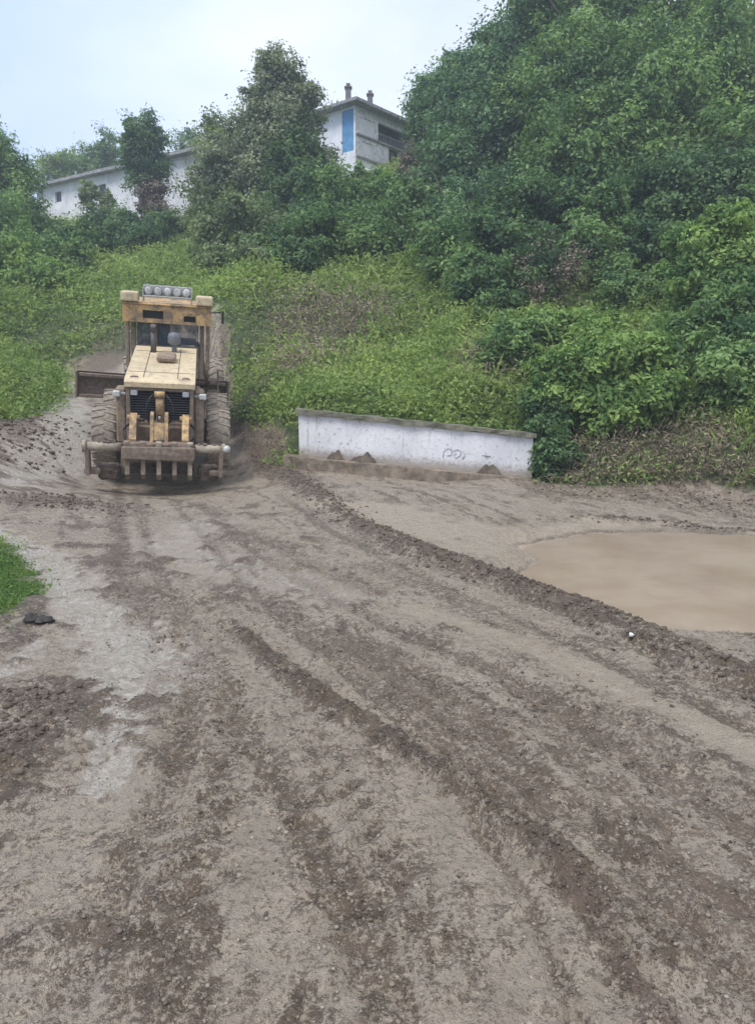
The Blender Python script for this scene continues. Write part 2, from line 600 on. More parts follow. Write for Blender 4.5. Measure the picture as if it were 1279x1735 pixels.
def ground_fields(x, y):
    z = base_z(x, y)
    n1 = fbm(x, y, 1.1, 4, 1); n2 = fbm(x, y, 0.28, 4, 5); n3 = fbm(x, y, 0.09, 3, 9); n4 = fbm(x, y, 3.5, 3, 20)
    sdr = poly_sd(x, y, ROAD)
    road = sstep(-.07, .07, sdr + .26 * n1 + .22 * n2 + .15 * n3)
    near = np.clip(1 - y / 45.0, 0.1, 1)
    dark = np.zeros_like(z); wet_sheen = np.zeros_like(z); silt = np.zeros_like(z); red = np.zeros_like(z); h = np.zeros_like(z)

    def band(path, hw, amp=.25, soft=.35):
        d, s, g = stroke(x, y, path, hw)
        d = d + amp * 1.0 * n1 + amp * 1.5 * n2 + amp * 1.3 * n3
        return 1 - sstep(1 - soft, 1 + soft, d), d, s, g

    t1, d, s, g = band(S_T1, H_T1, .35)
    prof = np.clip(1 - d * d, 0, 1)
    h += .11 * prof * (1 + .5 * n2 + .5 * n3) + .03 * t1 * np.abs(n2)
    dark = np.maximum(dark, t1 * .95)
    for pth, hw, hh in ((S_T2, .065, .052), (S_T2b, .05, .03)):
        b, d, s, g = band(pth, hw, .6)
        pat = sstep(-.55, .05, fbm(x, y, .35, 3, 101) + .15)
        h += hh * b * pat * (.9 + 1.1 * n3 + .5 * n2); dark = np.maximum(dark, b * (.45 + .55 * pat))
    d0, s0, g0 = stroke(x, y, S_T2, .2)
    h -= .012 * np.exp(-((g0 + .13) / .07) ** 2) * (d0 < 3)
    for pth, hw, k, dz in ((S_T3, H_T3, .78, -.018), (S_T4, H_T4, .72, -.012), (S_D5, .13, .62, 0), (S_D6, .12, .8, 0.01), (S_D7, .12, .9, .02),
                           (S_D8, .35, .75, .05), (S_D9, .28, .6, .02), (S_D10, .55, .62, .03), (S_D11, .16, .45, .01), (S_BL, .7, .6, .12), (S_FAR, .14, .7, .05)):
        b, d, s, g = band(pth, hw, .45, .5)
        dark = np.maximum(dark, b * k * (.8 + .4 * (n2 + .5))); h += dz * b * (1 + n2)
    red = band(S_T3, H_T3, .4)[0] * .6 + band(S_T4, H_T4, .4)[0] * .7 + band(S_T2b, .06, .5)[0]
    for pth, hw, k in ((S_SILT, [.6, .75, .7, .6], 1.0), (S_L1, .13, .7), (S_ML, .5, .6)):
        b = band(pth, hw, .3, .5)[0]
        silt = np.maximum(silt, b * k)
    dark *= (1 - .6 * silt * (1 - t1))
    for pth, hw in zip(S_W, H_W):
        b, d, s, g = band(pth, hw, .7, .6)
        b = b * (1 if len(pth) != 4 else .55)
        wet_sheen = np.maximum(wet_sheen, b * (.75 + .6 * n2)); h -= .015 * b; dark = dark * (1 - .55 * b)
    # tyre tread prints
    for pth in (S_TRA, S_TRB, S_TRC):
        d, s, g = stroke(x, y, pth, .24)
        m = (1 - sstep(.75, 1.15, d)) * sstep(-.15, .35, n1 + .25)
        ph = (s + np.abs(g) * .75) / .17
        tr = np.sin(2 * np.pi * ph + 1.5 * n2)
        tr = np.tanh(2.2 * tr + 1.2 * n3)
        h += .012 * m * tr
        dark = np.maximum(dark * (1 - .5 * m * sstep(.1, .8, tr)), m * .62 * sstep(.0, .8, -tr + n3) * sstep(-.5, .2, n1 + .2))
    # streaks dragged along the directions of travel
    d, s, g = stroke(x, y, S_DIR, 1.0)
    wr = sstep(-.75, .05, g + .25 * n1)
    d, s2, g2 = stroke(x, y, S_TRA, 1.0)
    gg = g + .035 * n2 + .07 * n1; g2 = g2 + .05 * n2 + .09 * n1
    sr = .62 * fbm(gg, s * .07, .17, 4, 70) + .55 * fbm(gg, s * .2, .045, 3, 75)
    sl_ = .62 * fbm(g2, s2 * .11, .2, 4, 90) + .5 * fbm(g2, s2 * .3, .05, 3, 95)
    stk = sr * wr + sl_ * (1 - wr)
    frk = stk + .28 * n2 + .30 * n3
    dark = np.maximum(dark * (1 - .75 * sstep(.05, .4, -frk)), .80 * sstep(.08, .42, frk) * (1 - .6 * silt))
    h += (.012 * stk + .004 * np.abs(n3)) * sstep(.0, .5, 1 - silt)
    # long continuous wheel tracks, each with the pale squeezed-out edge beside it
    for pth, hw, k in S_LONG:
        d, s, g = stroke(x, y, pth, hw)
        d = d + .25 * n1 + .35 * n2 + .45 * n3
        b = 1 - sstep(.6, 1.3, d)
        edge = sstep(1.0, 1.6, d) * (1 - sstep(2.0, 3.0, d))
        dark = np.maximum(dark * (1 - .35 * edge), b * k * .88 * (.8 + .5 * n1))
        h += -.014 * b + .010 * edge
    # lumps
    rough_ = .55 + .45 * sstep(-.2, .5, n4) + .5 * dark
    n5 = fbm(x, y, .045, 2, 14)
    det = .022 * n1 + .022 * n2 * rough_ + .028 * (np.abs(n3) - .25) * rough_ + .03 * np.clip(n2 - .22, 0, 1) + .011 * n5
    calm = 1 - .75 * silt
    h = h + det * calm
    # mottling of trodden mud
    mott = sstep(.02, .5, n2 + .5 * n1 + .3 * n3)
    lft = sstep(1.2, -1.0, x + .15 * y)
    dark = np.clip(np.maximum(dark, mott * (.45 + .35 * lft) * (1 - silt)), 0, 1)
    # grass side: coarse
    hg = (.03 + .17 * sstep(10, 13, y)) * n1 + .05 * n2 + .25 * fbm(x, y, 4.0, 2, 33) * sstep(16, 26, y)
    z = z + h * road * near + hg * (1 - road) * sstep(0, 1.2, -sdr + .4)
    # level apron in front of the white wall
    ax, ay = WALL_A; bx_, by_ = WALL_B
    L_ = math.hypot(bx_ - ax, by_ - ay); ux_, uy_ = (bx_ - ax) / L_, (by_ - ay) / L_
    sl_ = (x - ax) * ux_ + (y - ay) * uy_; dn_ = -((y - ay) * ux_ - (x - ax) * uy_)
    tz = WALL_ZA + (WALL_ZB - WALL_ZA) * np.clip(sl_ / L_, -.2, 1.2) - .24 + .06 * sstep(.55, .9, sl_ / L_) * 3 + .02 * n2 - .05 * np.clip(dn_ - .4, 0, 2)
    am = sstep(-.9, -.1, sl_) * sstep(L_ + 1.2, L_ + .1, sl_) * sstep(-.28, -.18, dn_) * sstep(2.6, .6, dn_)
    z = z * (1 - am) + np.minimum(z, tz + h * .5) * am
    # puddle basin
    sp = poly_sd(x, y, PUD) + .30 * n1 + .16 * n2 + .12 * vnoise(x, y, .55, 44)
    bas = sstep(-.30, .25, sp)
    floor_ = WATER_Z + .012 - .05 * sstep(-.05, .5, sp)
    z = np.where(bas > 0, z * (1 - bas) + floor_ * bas, z)
    dark = dark * (1 - .8 * sstep(-.35, .1, sp) * (1 - t1)); silt = np.maximum(silt, sstep(-.5, .0, sp) * (1 - t1))
    rim = sstep(.05, .012, z - WATER_Z) * sstep(-.9, -.15, sp)
    dark = np.maximum(dark, rim * (.45 + .5 * n2)); silt = silt * (1 - .6 * rim)
    lowp = .4 * rim
    wet_sheen = np.maximum(wet_sheen, .5 * lowp)
    br = np.zeros_like(z)
    for (c, r_) in BROWN:
        br = np.maximum(br, np.exp(-((x - c[0]) ** 2 + (y - c[1]) ** 2) / (r_ * r_)))
    dark = np.maximum(dark, .8 * sstep(.15, .6, br) * (y > 14))
    road = np.maximum(road, .40 * sstep(.25, .8, br * (1 + n1) + .2 * n2))
    litter_sh = sstep(1, .5, ((x - HOLLOW[0]) / 7.0) ** 2 + ((y - HOLLOW[1] - 5) / 9.0) ** 2)  # leaf litter mask, also used to paint in the hollow's shade
    return z, road, dark, wet_sheen, silt, np.clip(red, 0, 1), litter_sh


def axis(segs):
    out = []
    for a, b, s0, s1 in segs:
        p = a
        L = b - a
        while p < b - 1e-6:
            out.append(p)
            t = (p - a) / L
            p += s0 + (s1 - s0) * t
    out.append(segs[-1][1])
    return np.array(out)


XS = axis([(-140, -62, 30, 14), (-62, -16, 4, .45), (-16, -5, .4, .07), (-5, -2, .07, .02), (-2, 2.8, .02, .02), (2.8, 6, .02, .05), (6, 16, .06, .4), (16, 62, .45, 4), (62, 140, 14, 30)])
YS = axis([(-40, -6, 8, 2), (-6, 1.4, 1.2, .03), (1.4, 4, .015, .025), (4, 9, .025, .045), (9, 16, .045, .09), (16, 26, .1, .3), (26, 62, .35, 1.2), (62, 120, 1.4, 8), (120, 170, 10, 20)])
XX, YY = np.meshgrid(XS, YS)
xf, yf = XX.ravel(), YY.ravel()
gZ, gROAD, gDARK, gSHEEN, gSILT, gRED, gLIT_SHADE = ground_fields(xf, yf)
nx, ny = len(XS), len(YS)
ii = (np.arange(ny - 1)[:, None] * nx + np.arange(nx - 1)[None, :]).ravel()
FF = np.stack([ii, ii + 1, ii + nx + 1, ii + nx], 1)


def ground_mat():
    m, nt, b, out = mat_new('mud_ground')
    P = geopos(nt)
    road, dark, wet_sheen, silt, red = (attr(nt, a) for a in ('road', 'dark', 'wet_sheen', 'silt', 'red'))
    nA = noise(nt, 1.3, 6, 0.6, P); nB = noise(nt, 9, 6, 0.7, P); nC = noise(nt, 48, 4, 0.7, P); nD = noise(nt, 140, 3, 0.7, P)
    nE = noise(nt, 21, 5, 0.75, P); nF = noise(nt, 5.5, 6, 0.7, P, .4)
    off = lambda n_, k: math_(nt, 'MULTIPLY', math_(nt, 'SUBTRACT', n_, .5), k)
    light = mix(nt, maprange(nt, nA, .35, .65), (0.340, 0.278, 0.208), (0.399, 0.336, 0.260))
    light = mix(nt, maprange(nt, nF, .42, .62), light, (0.453, 0.376, 0.285))
    light = mix(nt, maprange(nt, nC, .52, .72, 0, .6), light, (0.554, 0.475, 0.375))
    darkc = mix(nt, maprange(nt, nB, .3, .7), (0.089, 0.063, 0.041), (0.184, 0.134, 0.091))
    darkc = mix(nt, maprange(nt, nC, .55, .75, 0, .5), darkc, (0.336, 0.262, 0.186))
    redc = mix(nt, maprange(nt, nB, .3, .7), (0.135, 0.095, 0.065), (0.233, 0.172, 0.123))
    darkc = mix(nt, red, darkc, redc)
    nG = noise(nt, 3.2, 5, 0.65, P, .6)
    dk = math_(nt, 'ADD', math_(nt, 'ADD', dark, .14), off(nE, 3.4))
    dk = math_(nt, 'ADD', dk, off(nG, .5))
    dk = math_(nt, 'ADD', dk, off(nC, 3.8))
    dk = math_(nt, 'ADD', dk, off(nD, 1.8))
    dk = math_(nt, 'ADD', dk, off(nF, 1.2))
    col = mix(nt, maprange(nt, dk, -.02, .96), light, darkc)
    siltc = mix(nt, maprange(nt, nB, .3, .7), (0.389, 0.313, 0.233), (0.508, 0.422, 0.319))
    col = mix(nt, maprange(nt, math_(nt, 'ADD', silt, off(nE, 1.1)), .3, .85, 0, .85), col, siltc)
    sheenc = mix(nt, maprange(nt, nE, .35, .65), (0.401, 0.355, 0.289), (0.627, 0.572, 0.489))  # pale sky glare on the wet mud, painted into its colour
    wk = math_(nt, 'ADD', math_(nt, 'ADD', wet_sheen, off(nE, 2.4)), off(nC, 1.2))
    col = mix(nt, maprange(nt, wk, .22, .80, 0, .9), col, sheenc)
    v = N(nt, 'ShaderNodeTexVoronoi'); v.inputs['Scale'].default_value = 34
    nt.links.new(P, v.inputs['Vector'])
    pb = math_(nt, 'MULTIPLY', maprange(nt, v.outputs['Distance'], .10, .2, 1, 0), maprange(nt, nB, .52, .62))
    col = mix(nt, math_(nt, 'MULTIPLY', pb, .45), col, (0.454, 0.401, 0.328))
    soil = mix(nt, maprange(nt, nB, .3, .7), (.06, .085, .028), (.11, .135, .05))
    soil = mix(nt, attr(nt, 'litter_shade'), soil, (.028, .024, .017))  # litter colour taken near black to carry the shade of the hollow
    col = mix(nt, road, soil, col)
    nt.links.new(col, b.inputs['Base Color'])
    # damp where dark, slick where wet
    r1 = maprange(nt, dk, .2, .9, .68, .42)
    r2 = maprange(nt, wk, .35, .8, 0, 1)
    rr = math_(nt, 'SUBTRACT', r1, math_(nt, 'MULTIPLY', r2, .38))
    rr = math_(nt, 'SUBTRACT', rr, math_(nt, 'MULTIPLY', silt, .36))
    nt.links.new(math_(nt, 'ADD', rr, off(nB, .3), True), b.inputs['Roughness'])
    b.inputs['Specular IOR Level'].default_value = .5
    hh = math_(nt, 'ADD', math_(nt, 'MULTIPLY', nB, .8), math_(nt, 'MULTIPLY', nE, .8))
    hh = math_(nt, 'ADD', hh, math_(nt, 'MULTIPLY', nC, .5))
    hh = math_(nt, 'ADD', hh, math_(nt, 'MULTIPLY', nD, .22))
    hh = math_(nt, 'ADD', hh, math_(nt, 'MULTIPLY', pb, .2))
    bump(nt, b, hh, 1.0, .05)
    return m


gme = np_mesh('ground', np.stack([xf, yf, gZ], 1), FF, ground_mat(),
              {'road': ('POINT', gROAD), 'dark': ('POINT', gDARK), 'wet_sheen': ('POINT', gSHEEN), 'silt': ('POINT', gSILT), 'red': ('POINT', gRED), 'litter_shade': ('POINT', gLIT_SHADE)}, smooth=True)
ground = tag(link('ground', gme), 'muddy rutted yard and the grassy hillside behind it', 'ground', kind='structure')

# puddle: a flat sheet that meets the basin's uneven shore
bm = bmesh.new()
pc = np.mean(np.array(PUD), 0)
ring = []
for x, y in PUD:
    d = np.array([x, y]) - pc
    d = d / np.linalg.norm(d)
    ring.append(bm.verts.new((x + d[0] * .45, y + d[1] * .45, WATER_Z)))
bm.faces.new(ring)
bmesh.ops.triangulate(bm, faces=bm.faces)
pm = bpy.data.meshes.new('puddle'); bm.to_mesh(pm); bm.free()
m, nt, b, out = mat_new('silty_water')
P = geopos(nt)
nt.links.new(mix(nt, maprange(nt, noise(nt, .9, 4, .6, P), .35, .65), (.315, .24, .178), (.385, .305, .235)), b.inputs['Base Color'])
nt.links.new(maprange(nt, noise(nt, 1.4, 3, .5, P), .3, .7, .05, .13), b.inputs['Roughness'])
b.inputs['IOR'].default_value = 1.33
b.inputs['Specular IOR Level'].default_value = .5
bump(nt, b, noise(nt, 11, 3, .5, P), .06, .02)
tag(link('puddle', pm, m), 'wide shallow tan puddle on the right of the yard', 'puddle', kind='structure')


def ground_z(x, y):
    return ground_fields(np.atleast_1d(np.asarray(x, float)), np.atleast_1d(np.asarray(y, float)))


# ------------------------------------------------------------------ foliage
def leaf_cloud(pos, nrm, size, tint, aspect=.55):
    """one folded leaf (a bent quad) per position"""
    n = len(pos)
    rv = rng.normal(size=(n, 3))
    nrm = nrm / (np.linalg.norm(nrm, axis=1, keepdims=True) + 1e-9)
    a = np.cross(nrm, rv); a /= (np.linalg.norm(a, axis=1, keepdims=True) + 1e-9)
    b = np.cross(nrm, a)
    L = size[:, None] * .5
    W = L * aspect
    fold = nrm * (L * .22)
    V = np.stack([pos - a * L, pos + b * W + fold - a * L * .1, pos + a * L, pos - b * W + fold - a * L * .1], 1).reshape(-1, 3)
    Fq = np.arange(4 * n, dtype=np.int32).reshape(n, 4)
    return V, Fq, tint


def crown_data(lobes, leaves, leaf, clump=.5, up=.5, shell=.62, droop=0.0):
    """lobes: [(centre, (rx,ry,rz))]; each lobe carries many leafy sprays, each spray a loose dome of leaves,
    so that light catches their tops and gaps stay open between them"""
    more = []
    for c, r in lobes:
        for q in range(4):
            d = rng.normal(size=3); d[2] = abs(d[2]) * .8 - .15; d /= np.linalg.norm(d)
            f_ = rng.uniform(.28, .46)
            more.append((tuple(np.array(c) + d * np.array(r) * rng.uniform(.85, 1.08)), tuple(np.array(r) * f_)))
    lobes = list(lobes) + more
    vol = np.array([(l[1][0] * l[1][2]) for l in lobes])
    share = vol / vol.sum()
    PP, NN, TT = [], [], []
    for (c, r), sh in zip(lobes, share):
        c = np.array(c); r = np.array(r)
        nl = int(leaves * sh * 1.25)
        rm = float((r[0] * r[2]) ** .5)
        sr0 = max(.30 * clump, min(clump * .82, rm * .36))         # spray radius
        nc = int(max(7, min(nl / 40, 4.2 * (rm / sr0) ** 2)))
        d = rng.normal(size=(nc, 3)); d /= np.linalg.norm(d, axis=1, keepdims=True)
        rad = shell + (1.0 - shell) * rng.random(nc) ** .55
        ragged = 1 + .17 * rng.normal(size=nc)
        cc = c + d * r * (rad * ragged)[:, None]
        sr = sr0 * (.55 + .75 * rng.random(nc))
        ctint = np.clip(.48 + .28 * rng.normal(size=nc), 0, 1)
        wgt = sr ** 2; k = rng.choice(nc, nl, p=wgt / wgt.sum())
        e = rng.normal(size=(nl, 3)); e[:, 2] += .35
        e /= np.linalg.norm(e, axis=1, keepdims=True)
        q = (.35 + .75 * rng.random(nl) ** .5)
        stray = rng.random(nl) < .22
        q = np.where(stray, q * 1.45, q)
        p = cc[k] + e * (q * sr[k])[:, None] * np.array([1.1, 1.1, .72]) + d[k] * (rng.normal(size=nl) * .55 * sr[k])[:, None]
        p[:, 2] -= droop * np.abs(rng.normal(size=nl)) * sr[k]
        nn = e * .75 + d[k] * .25 + np.array([0, 0, up]) + rng.normal(size=(nl, 3)) * .5
        PP.append(p); NN.append(nn)
        TT.append(np.clip(ctint[k] + .16 * rng.normal(size=nl), 0, 1))
    p = np.concatenate(PP); nn = np.concatenate(NN); t = np.concatenate(TT)
    s = leaf * (.65 + .7 * rng.random(len(p)))
    return leaf_cloud(p, nn, s, t)


def tex_bark():
    m, nt, b, out = mat_new('bark')
    co = objco(nt)
    mp = N(nt, 'ShaderNodeMapping'); mp.inputs['Scale'].default_value = (6, 6, 1.2)
    nt.links.new(co, mp.inputs['Vector'])
    f = noise(nt, 3, 6, .7, mp.outputs['Vector'])
    nt.links.new(mix(nt, maprange(nt, f, .3, .7), (.05, .038, .03), (.15, .125, .10)), b.inputs['Base Color'])
    b.inputs['Roughness'].default_value = .9
    bump(nt, b, f, .8, .04)
    return m


BARK = tex_bark()
LEAF = {
    'mid': leafmat('leaf_mid_green', (0.051, 0.121, 0.050), (0.290, 0.426, 0.150)),
    'blue': leafmat('leaf_cool_green', (0.051, 0.120, 0.067), (0.258, 0.394, 0.191)),
    'olive': leafmat('leaf_grey_olive', (0.091, 0.138, 0.073), (0.354, 0.431, 0.208)),
    'grey': leafmat('leaf_silver_grey', (0.108, 0.143, 0.095), (0.399, 0.444, 0.289)),
    'dark': leafmat('leaf_dark_green', (0.034, 0.086, 0.043), (0.193, 0.308, 0.122)),
    'bright': leafmat('leaf_bright_green', (0.074, 0.160, 0.047), (0.342, 0.480, 0.145)),
    'yellow': leafmat('leaf_yellow_green', (0.129, 0.202, 0.067), (0.412, 0.517, 0.173)),
    'brown': leafmat('leaf_withered', (0.086, 0.070, 0.055), (0.283, 0.228, 0.168), .1),
}


def wobble_tube(mb, a, b, r0, r1, n=6, amp=.08):
    a, b = Vector(a), Vector(b)
    L = (b - a).length
    P, Rr = [], []
    for i in range(n + 1):
        t = i / n
        q = a.lerp(b, t)
        if 0 < i < n:
            q = q + Vector((random.uniform(-1, 1), random.uniform(-1, 1), random.uniform(-.4, .4))) * amp * L * .5
        P.append(q); Rr.append(r0 + (r1 - r0) * t)
    mb.tube(P, Rr, 7)
    return P


def plant(name, base_px, lobes_px, kind, leaves, leaf, label, cat, clump=.5, trunk_r=.16, group=None, extra=None, shell=.62, depth=.9, lean=None, droop=0.0, trunk_name='trunk', crown_name='crown'):
    """base_px = (px, depth); lobes_px = (px, py, half width px, half height px, depth)"""
    bpx, Y = base_px
    low = max(lobes_px, key=lambda l: l[1] + l[3])
    if low[1] + low[3] > 330: Y = min(Y, ground_at(low[0], low[1] + low[3] * .75)[1] + .3)
    bx = ray(bpx, 700)[0] * Y
    bz = gz(bx, Y)
    root = empty(name, (bx, Y, bz), label, cat, group)
    o = Vector((bx, Y, bz))
    lobes = []
    for px, py, hx, hy, D in lobes_px:
        D = min(D, ground_at(px, py + hy * .75)[1])
        c = at(px, py, D) - o
        s = D / F_PX
        lobes.append((tuple(c), (hx * s, hx * s * depth, hy * s)))
    V, Fq, t = crown_data(lobes, leaves, leaf, clump, shell=shell, droop=droop)
    cr = link(crown_name, np_mesh(crown_name, V, Fq, LEAF[kind], {'tint': ('FACE', t)}), None, root)
    mb = MB()
    cx = sum(l[0][0] * l[1][0] for l in lobes) / sum(l[1][0] for l in lobes)
    cy = sum(l[0][1] * l[1][0] for l in lobes) / sum(l[1][0] for l in lobes)
    topz = max(l[0][2] for l in lobes)
    lowz = min(l[0][2] for l in lobes)
    fork = Vector((cx * .35, cy * .35, max(.25, .45 * lowz)))
    wobble_tube(mb, (0, 0, -.35), fork, trunk_r, trunk_r * .8, 4, .06)
    for (c, r) in lobes:
        c = Vector(c)
        P = wobble_tube(mb, fork, c, trunk_r * .62, trunk_r * .25, 6, .12)
        for k in range(5):
            d = Vector((random.gauss(0, 1), random.gauss(0, 1), abs(random.gauss(.3, .7)))).normalized()
            e = c + Vector((d.x * r[0], d.y * r[1], d.z * r[2])) * random.uniform(.7, .98)
            wobble_tube(mb, P[random.randint(3, 6)], e, trunk_r * .26, trunk_r * .06, 4, .15)
    mb.build(trunk_name, BARK, root)
    if extra:
        for nm, lb, kd, nlv, lf in extra:
            ll = []
            for px, py, hx, hy, D in lb:
                s = D / F_PX
                ll.append((tuple(at(px, py, D) - o), (hx * s, hx * s * depth, hy * s)))
            V, Fq, t = crown_data(ll, nlv, lf, clump, shell=.5)
            link(nm, np_mesh(nm, V, Fq, LEAF[kd], {'tint': ('FACE', t)}), None, root)
    return root


HILL = 'trees and bushes on the hillside'
# --- middle of the picture, below and beside the hilltop house
plant('tree', (490, 37), [(470, 120, 24, 34, 37), (485, 165, 38, 46, 37), (503, 205, 31, 46, 37), (448, 205, 36, 56, 37), (490, 290, 58, 72, 36.5), (425, 300, 62, 80, 36.5), (500, 255, 26, 46, 37)], 'grey', 46000, .17,
      'tall silver grey-green tree left of the hilltop house, rising above its roof', 'tree', .55, .24, HILL)
plant('tree', (512, 35), [(503, 285, 38, 60, 35), (500, 350, 62, 60, 34.5), (530, 395, 50, 50, 34)], 'dark', 22000, .17,
      'dark green tree in front of the silver grey-green tree, its low crown touching the slope', 'tree', .5, .18, HILL)
plant('tree', (395, 37), [(395, 300, 44, 65, 38), (375, 360, 52, 62, 37), (420, 400, 60, 58, 36), (370, 245, 26, 40, 40)], 'olive', 30000, .17,
      'olive green tree between the ivy-clad tree and the silver grey-green tree', 'tree', .5, .18, HILL)
plant('bush', (640, 34), [(600, 350, 56, 46, 35), (655, 352, 54, 46, 35), (705, 370, 40, 44, 35), (585, 412, 66, 46, 33.5), (665, 400, 55, 42, 33.5), (550, 340, 28, 38, 36)], 'mid', 34000, .16,
      'broad green bush directly below the white hilltop house', 'bush', .5, .12, HILL)
plant('bush', (490, 30), [(470, 435, 46, 34, 31), (515, 445, 34, 34, 30.5)], 'dark', 9000, .15,
      'low dark bush at the foot of the silver grey-green tree, above the open green slope', 'bush', .4, .08, HILL)
plant('bush', (695, 41), [(706, 265, 16, 36, 42), (700, 310, 26, 36, 41)], 'brown', 6500, .13,
      'withered brown bush under the right corner of the white hilltop house', 'bush', .35, .08, HILL, shell=.3)
GD = lambda a, b_: ground_at(a, b_)[1]
plant('bush', (775, GD(775, 500)), [(770, 450, 38, 44, GD(775, 500) + .3), (805, 480, 42, 40, GD(805, 520)), (752, 425, 34, 40, GD(752, 470))], 'mid', 16000, .15,
      'mid green bush at the left edge of the right-hand wood, reaching onto the open slope', 'bush', .42, .1, HILL)
plant('bush', (335, 42), [(350, 350, 18, 30, 43), (345, 385, 28, 26, 42)], 'olive', 8000, .15,
      'small olive bush against the right part of the farmhouse wall', 'bush', .4, .08, HILL)
plant('bush', (1095, GD(1095, 520)), [(1085, 492, 44, 28, GD(1085, 515)), (1130, 498, 36, 30, GD(1130, 520)), (1055, 500, 34, 26, GD(1055, 520))], 'mid', 12000, .13,
      'low green bush across the front of the dark hollow', 'bush', .36, .07, HILL)
plant('bush', (1100, GD(1100, 470) + .5), [(1095, 440, 50, 40, GD(1095, 470) + .5), (1140, 445, 36, 36, GD(1140, 470) + .5)], 'dark', 9000, .16,
      'dark bush deep inside the hollow of the wood', 'bush', .5, .1, HILL)
plant('bush', (970, GD(970, 585)), [(945, 560, 48, 26, GD(945, 580)), (1000, 565, 44, 24, GD(1000, 582))], 'bright', 10000, .12,
      'low bright green bush on the slope behind the large bright leafy bush', 'bush', .36, .06, HILL)
plant('bush', (430, GD(430, 470)), [(400, 430, 50, 34, 40), (450, 440, 48, 34, 40), (365, 415, 34, 28, 40)], 'olive', 13000, .15,
      'olive bush spreading over the slope below the silver grey-green tree, behind the cab', 'bush', .42, .08, HILL)
plant('bush', (610, GD(610, 450)), [(580, 425, 50, 34, 40), (640, 415, 46, 32, 40)], 'mid', 12000, .15,
      'lowest green bush below the hilltop house, at the top of the open slope', 'bush', .42, .08, HILL)
# --- left side
plant('tree', (262, 46), [(243, 235, 26, 40, 46), (255, 285, 30, 48, 46), (228, 265, 18, 34, 46)], 'dark', 14000, .17,
      'dark narrow-topped tree with brown creeper on its trunk, before the long farmhouse', 'tree', .42, .2, HILL,
      extra=[('ivy', [(258, 330, 16, 36, 45.5), (266, 372, 22, 22, 45)], 'brown', 8500, .15)])
plant('tree', (15, 38), [(5, 300, 46, 62, 39), (25, 370, 42, 62, 38), (-10, 400, 60, 70, 37), (-60, 320, 60, 80, 40)], 'mid', 30000, .18,
      'mid green tree cut by the left edge of the photo, left of the long farmhouse', 'tree', .55, .2, HILL)
plant('tree', (190, 66), [(196, 262, 30, 30, 66), (165, 285, 30, 28, 66)], 'mid', 9000, .2,
      'rounded green tree standing behind the roof of the long farmhouse', 'tree', .55, .2, HILL)
plant('tree', (118, 68), [(120, 290, 34, 26, 68), (85, 300, 30, 24, 68)], 'yellow', 8000, .2,
      'yellow-green tree behind the left end of the long farmhouse roof', 'tree', .5, .2, HILL)
plant('tree', (310, 64), [(312, 255, 26, 24, 64), (345, 265, 30, 28, 64)], 'blue', 6500, .2,
      'small bluish green tree peeping over the right end of the farmhouse roof', 'tree', .5, .2, HILL)
plant('tree', (148, 47), [(152, 335, 15, 26, 47), (165, 375, 22, 20, 46), (182, 345, 12, 20, 47)], 'olive', 5000, .15,
      'thin olive sapling standing in front of the white farmhouse wall', 'tree', .4, .08, HILL, shell=.35)
plant('bush', (90, 40), [(70, 408, 46, 32, 42), (120, 415, 50, 30, 41), (90, 440, 56, 32, 38)], 'mid', 17000, .17,
      'wide green bush below the left end of the long farmhouse', 'bush', .5, .1, HILL)
plant('bush', (205, 40), [(195, 405, 48, 34, 42), (240, 410, 42, 30, 41), (280, 395, 40, 26, 42)], 'dark', 14000, .17,
      'dark bush in the shade below the ivy-clad tree', 'bush', .5, .1, HILL)
plant('bush', (30, 30), [(10, 450, 50, 36, 31), (70, 470, 46, 28, 30)], 'bright', 10000, .15,
      'light green bush on the slope at the left edge, above the tall weeds', 'bush', .42, .08, HILL)
# --- big wood on the right
plant('tree', (770, 35), [(718, 205, 26, 40, 40), (738, 178, 34, 42, 39), (768, 150, 34, 44, 39), (778, 190, 46, 66, 37), (775, 245, 40, 56, 37), (790, 290, 68, 75, 35), (768, 325, 42, 52, 36), (800, 380, 62, 62, 33)], 'blue', 46000, .18,
      'bluish green tree right beside the white hilltop house', 'tree', .6, .24, HILL)
plant('tree', (870, 34), [(860, 110, 62, 66, 36), (900, 190, 80, 80, 35), (850, 240, 66, 75, 34), (935, 60, 55, 70, 37)], 'blue', 44000, .19,
      'tall cool green tree, second from the hilltop house along the skyline', 'tree', .65, .26, HILL)
plant('tree', (1010, 31), [(1000, 60, 95, 95, 34), (960, 170, 88, 90, 32), (1060, 170, 90, 95, 31), (1010, 270, 100, 80, 30), (950, 320, 72, 66, 29)], 'mid', 64000, .18,
      'largest green tree of the right-hand wood, filling the top of the photo', 'tree', .65, .3, HILL)
plant('tree', (1160, 30), [(1130, 30, 95, 100, 35), (1180, 140, 85, 90, 32), (1140, 230, 88, 80, 30), (1210, 270, 70, 70, 29)], 'mid', 52000, .18,
      'broad green tree between the largest tree and the yellowish tree at the right edge', 'tree', .65, .28, HILL)
plant('tree', (1290, 34), [(1250, 60, 75, 80, 38), (1290, 150, 80, 85, 36), (1260, 210, 60, 60, 34), (1350, 100, 90, 110, 38)], 'yellow', 38000, .19,
      'yellowish green tree cut by the right edge of the photo', 'tree', .65, .28, HILL)
plant('tree', (915, 24), [(900, 400, 72, 66, 25.5), (850, 430, 56, 56, 25), (960, 390, 56, 62, 25.5), (890, 350, 60, 50, 27)], 'dark', 34000, .15,
      'dark low tree on the slope above the right end of the white wall', 'tree', .5, .16, HILL)
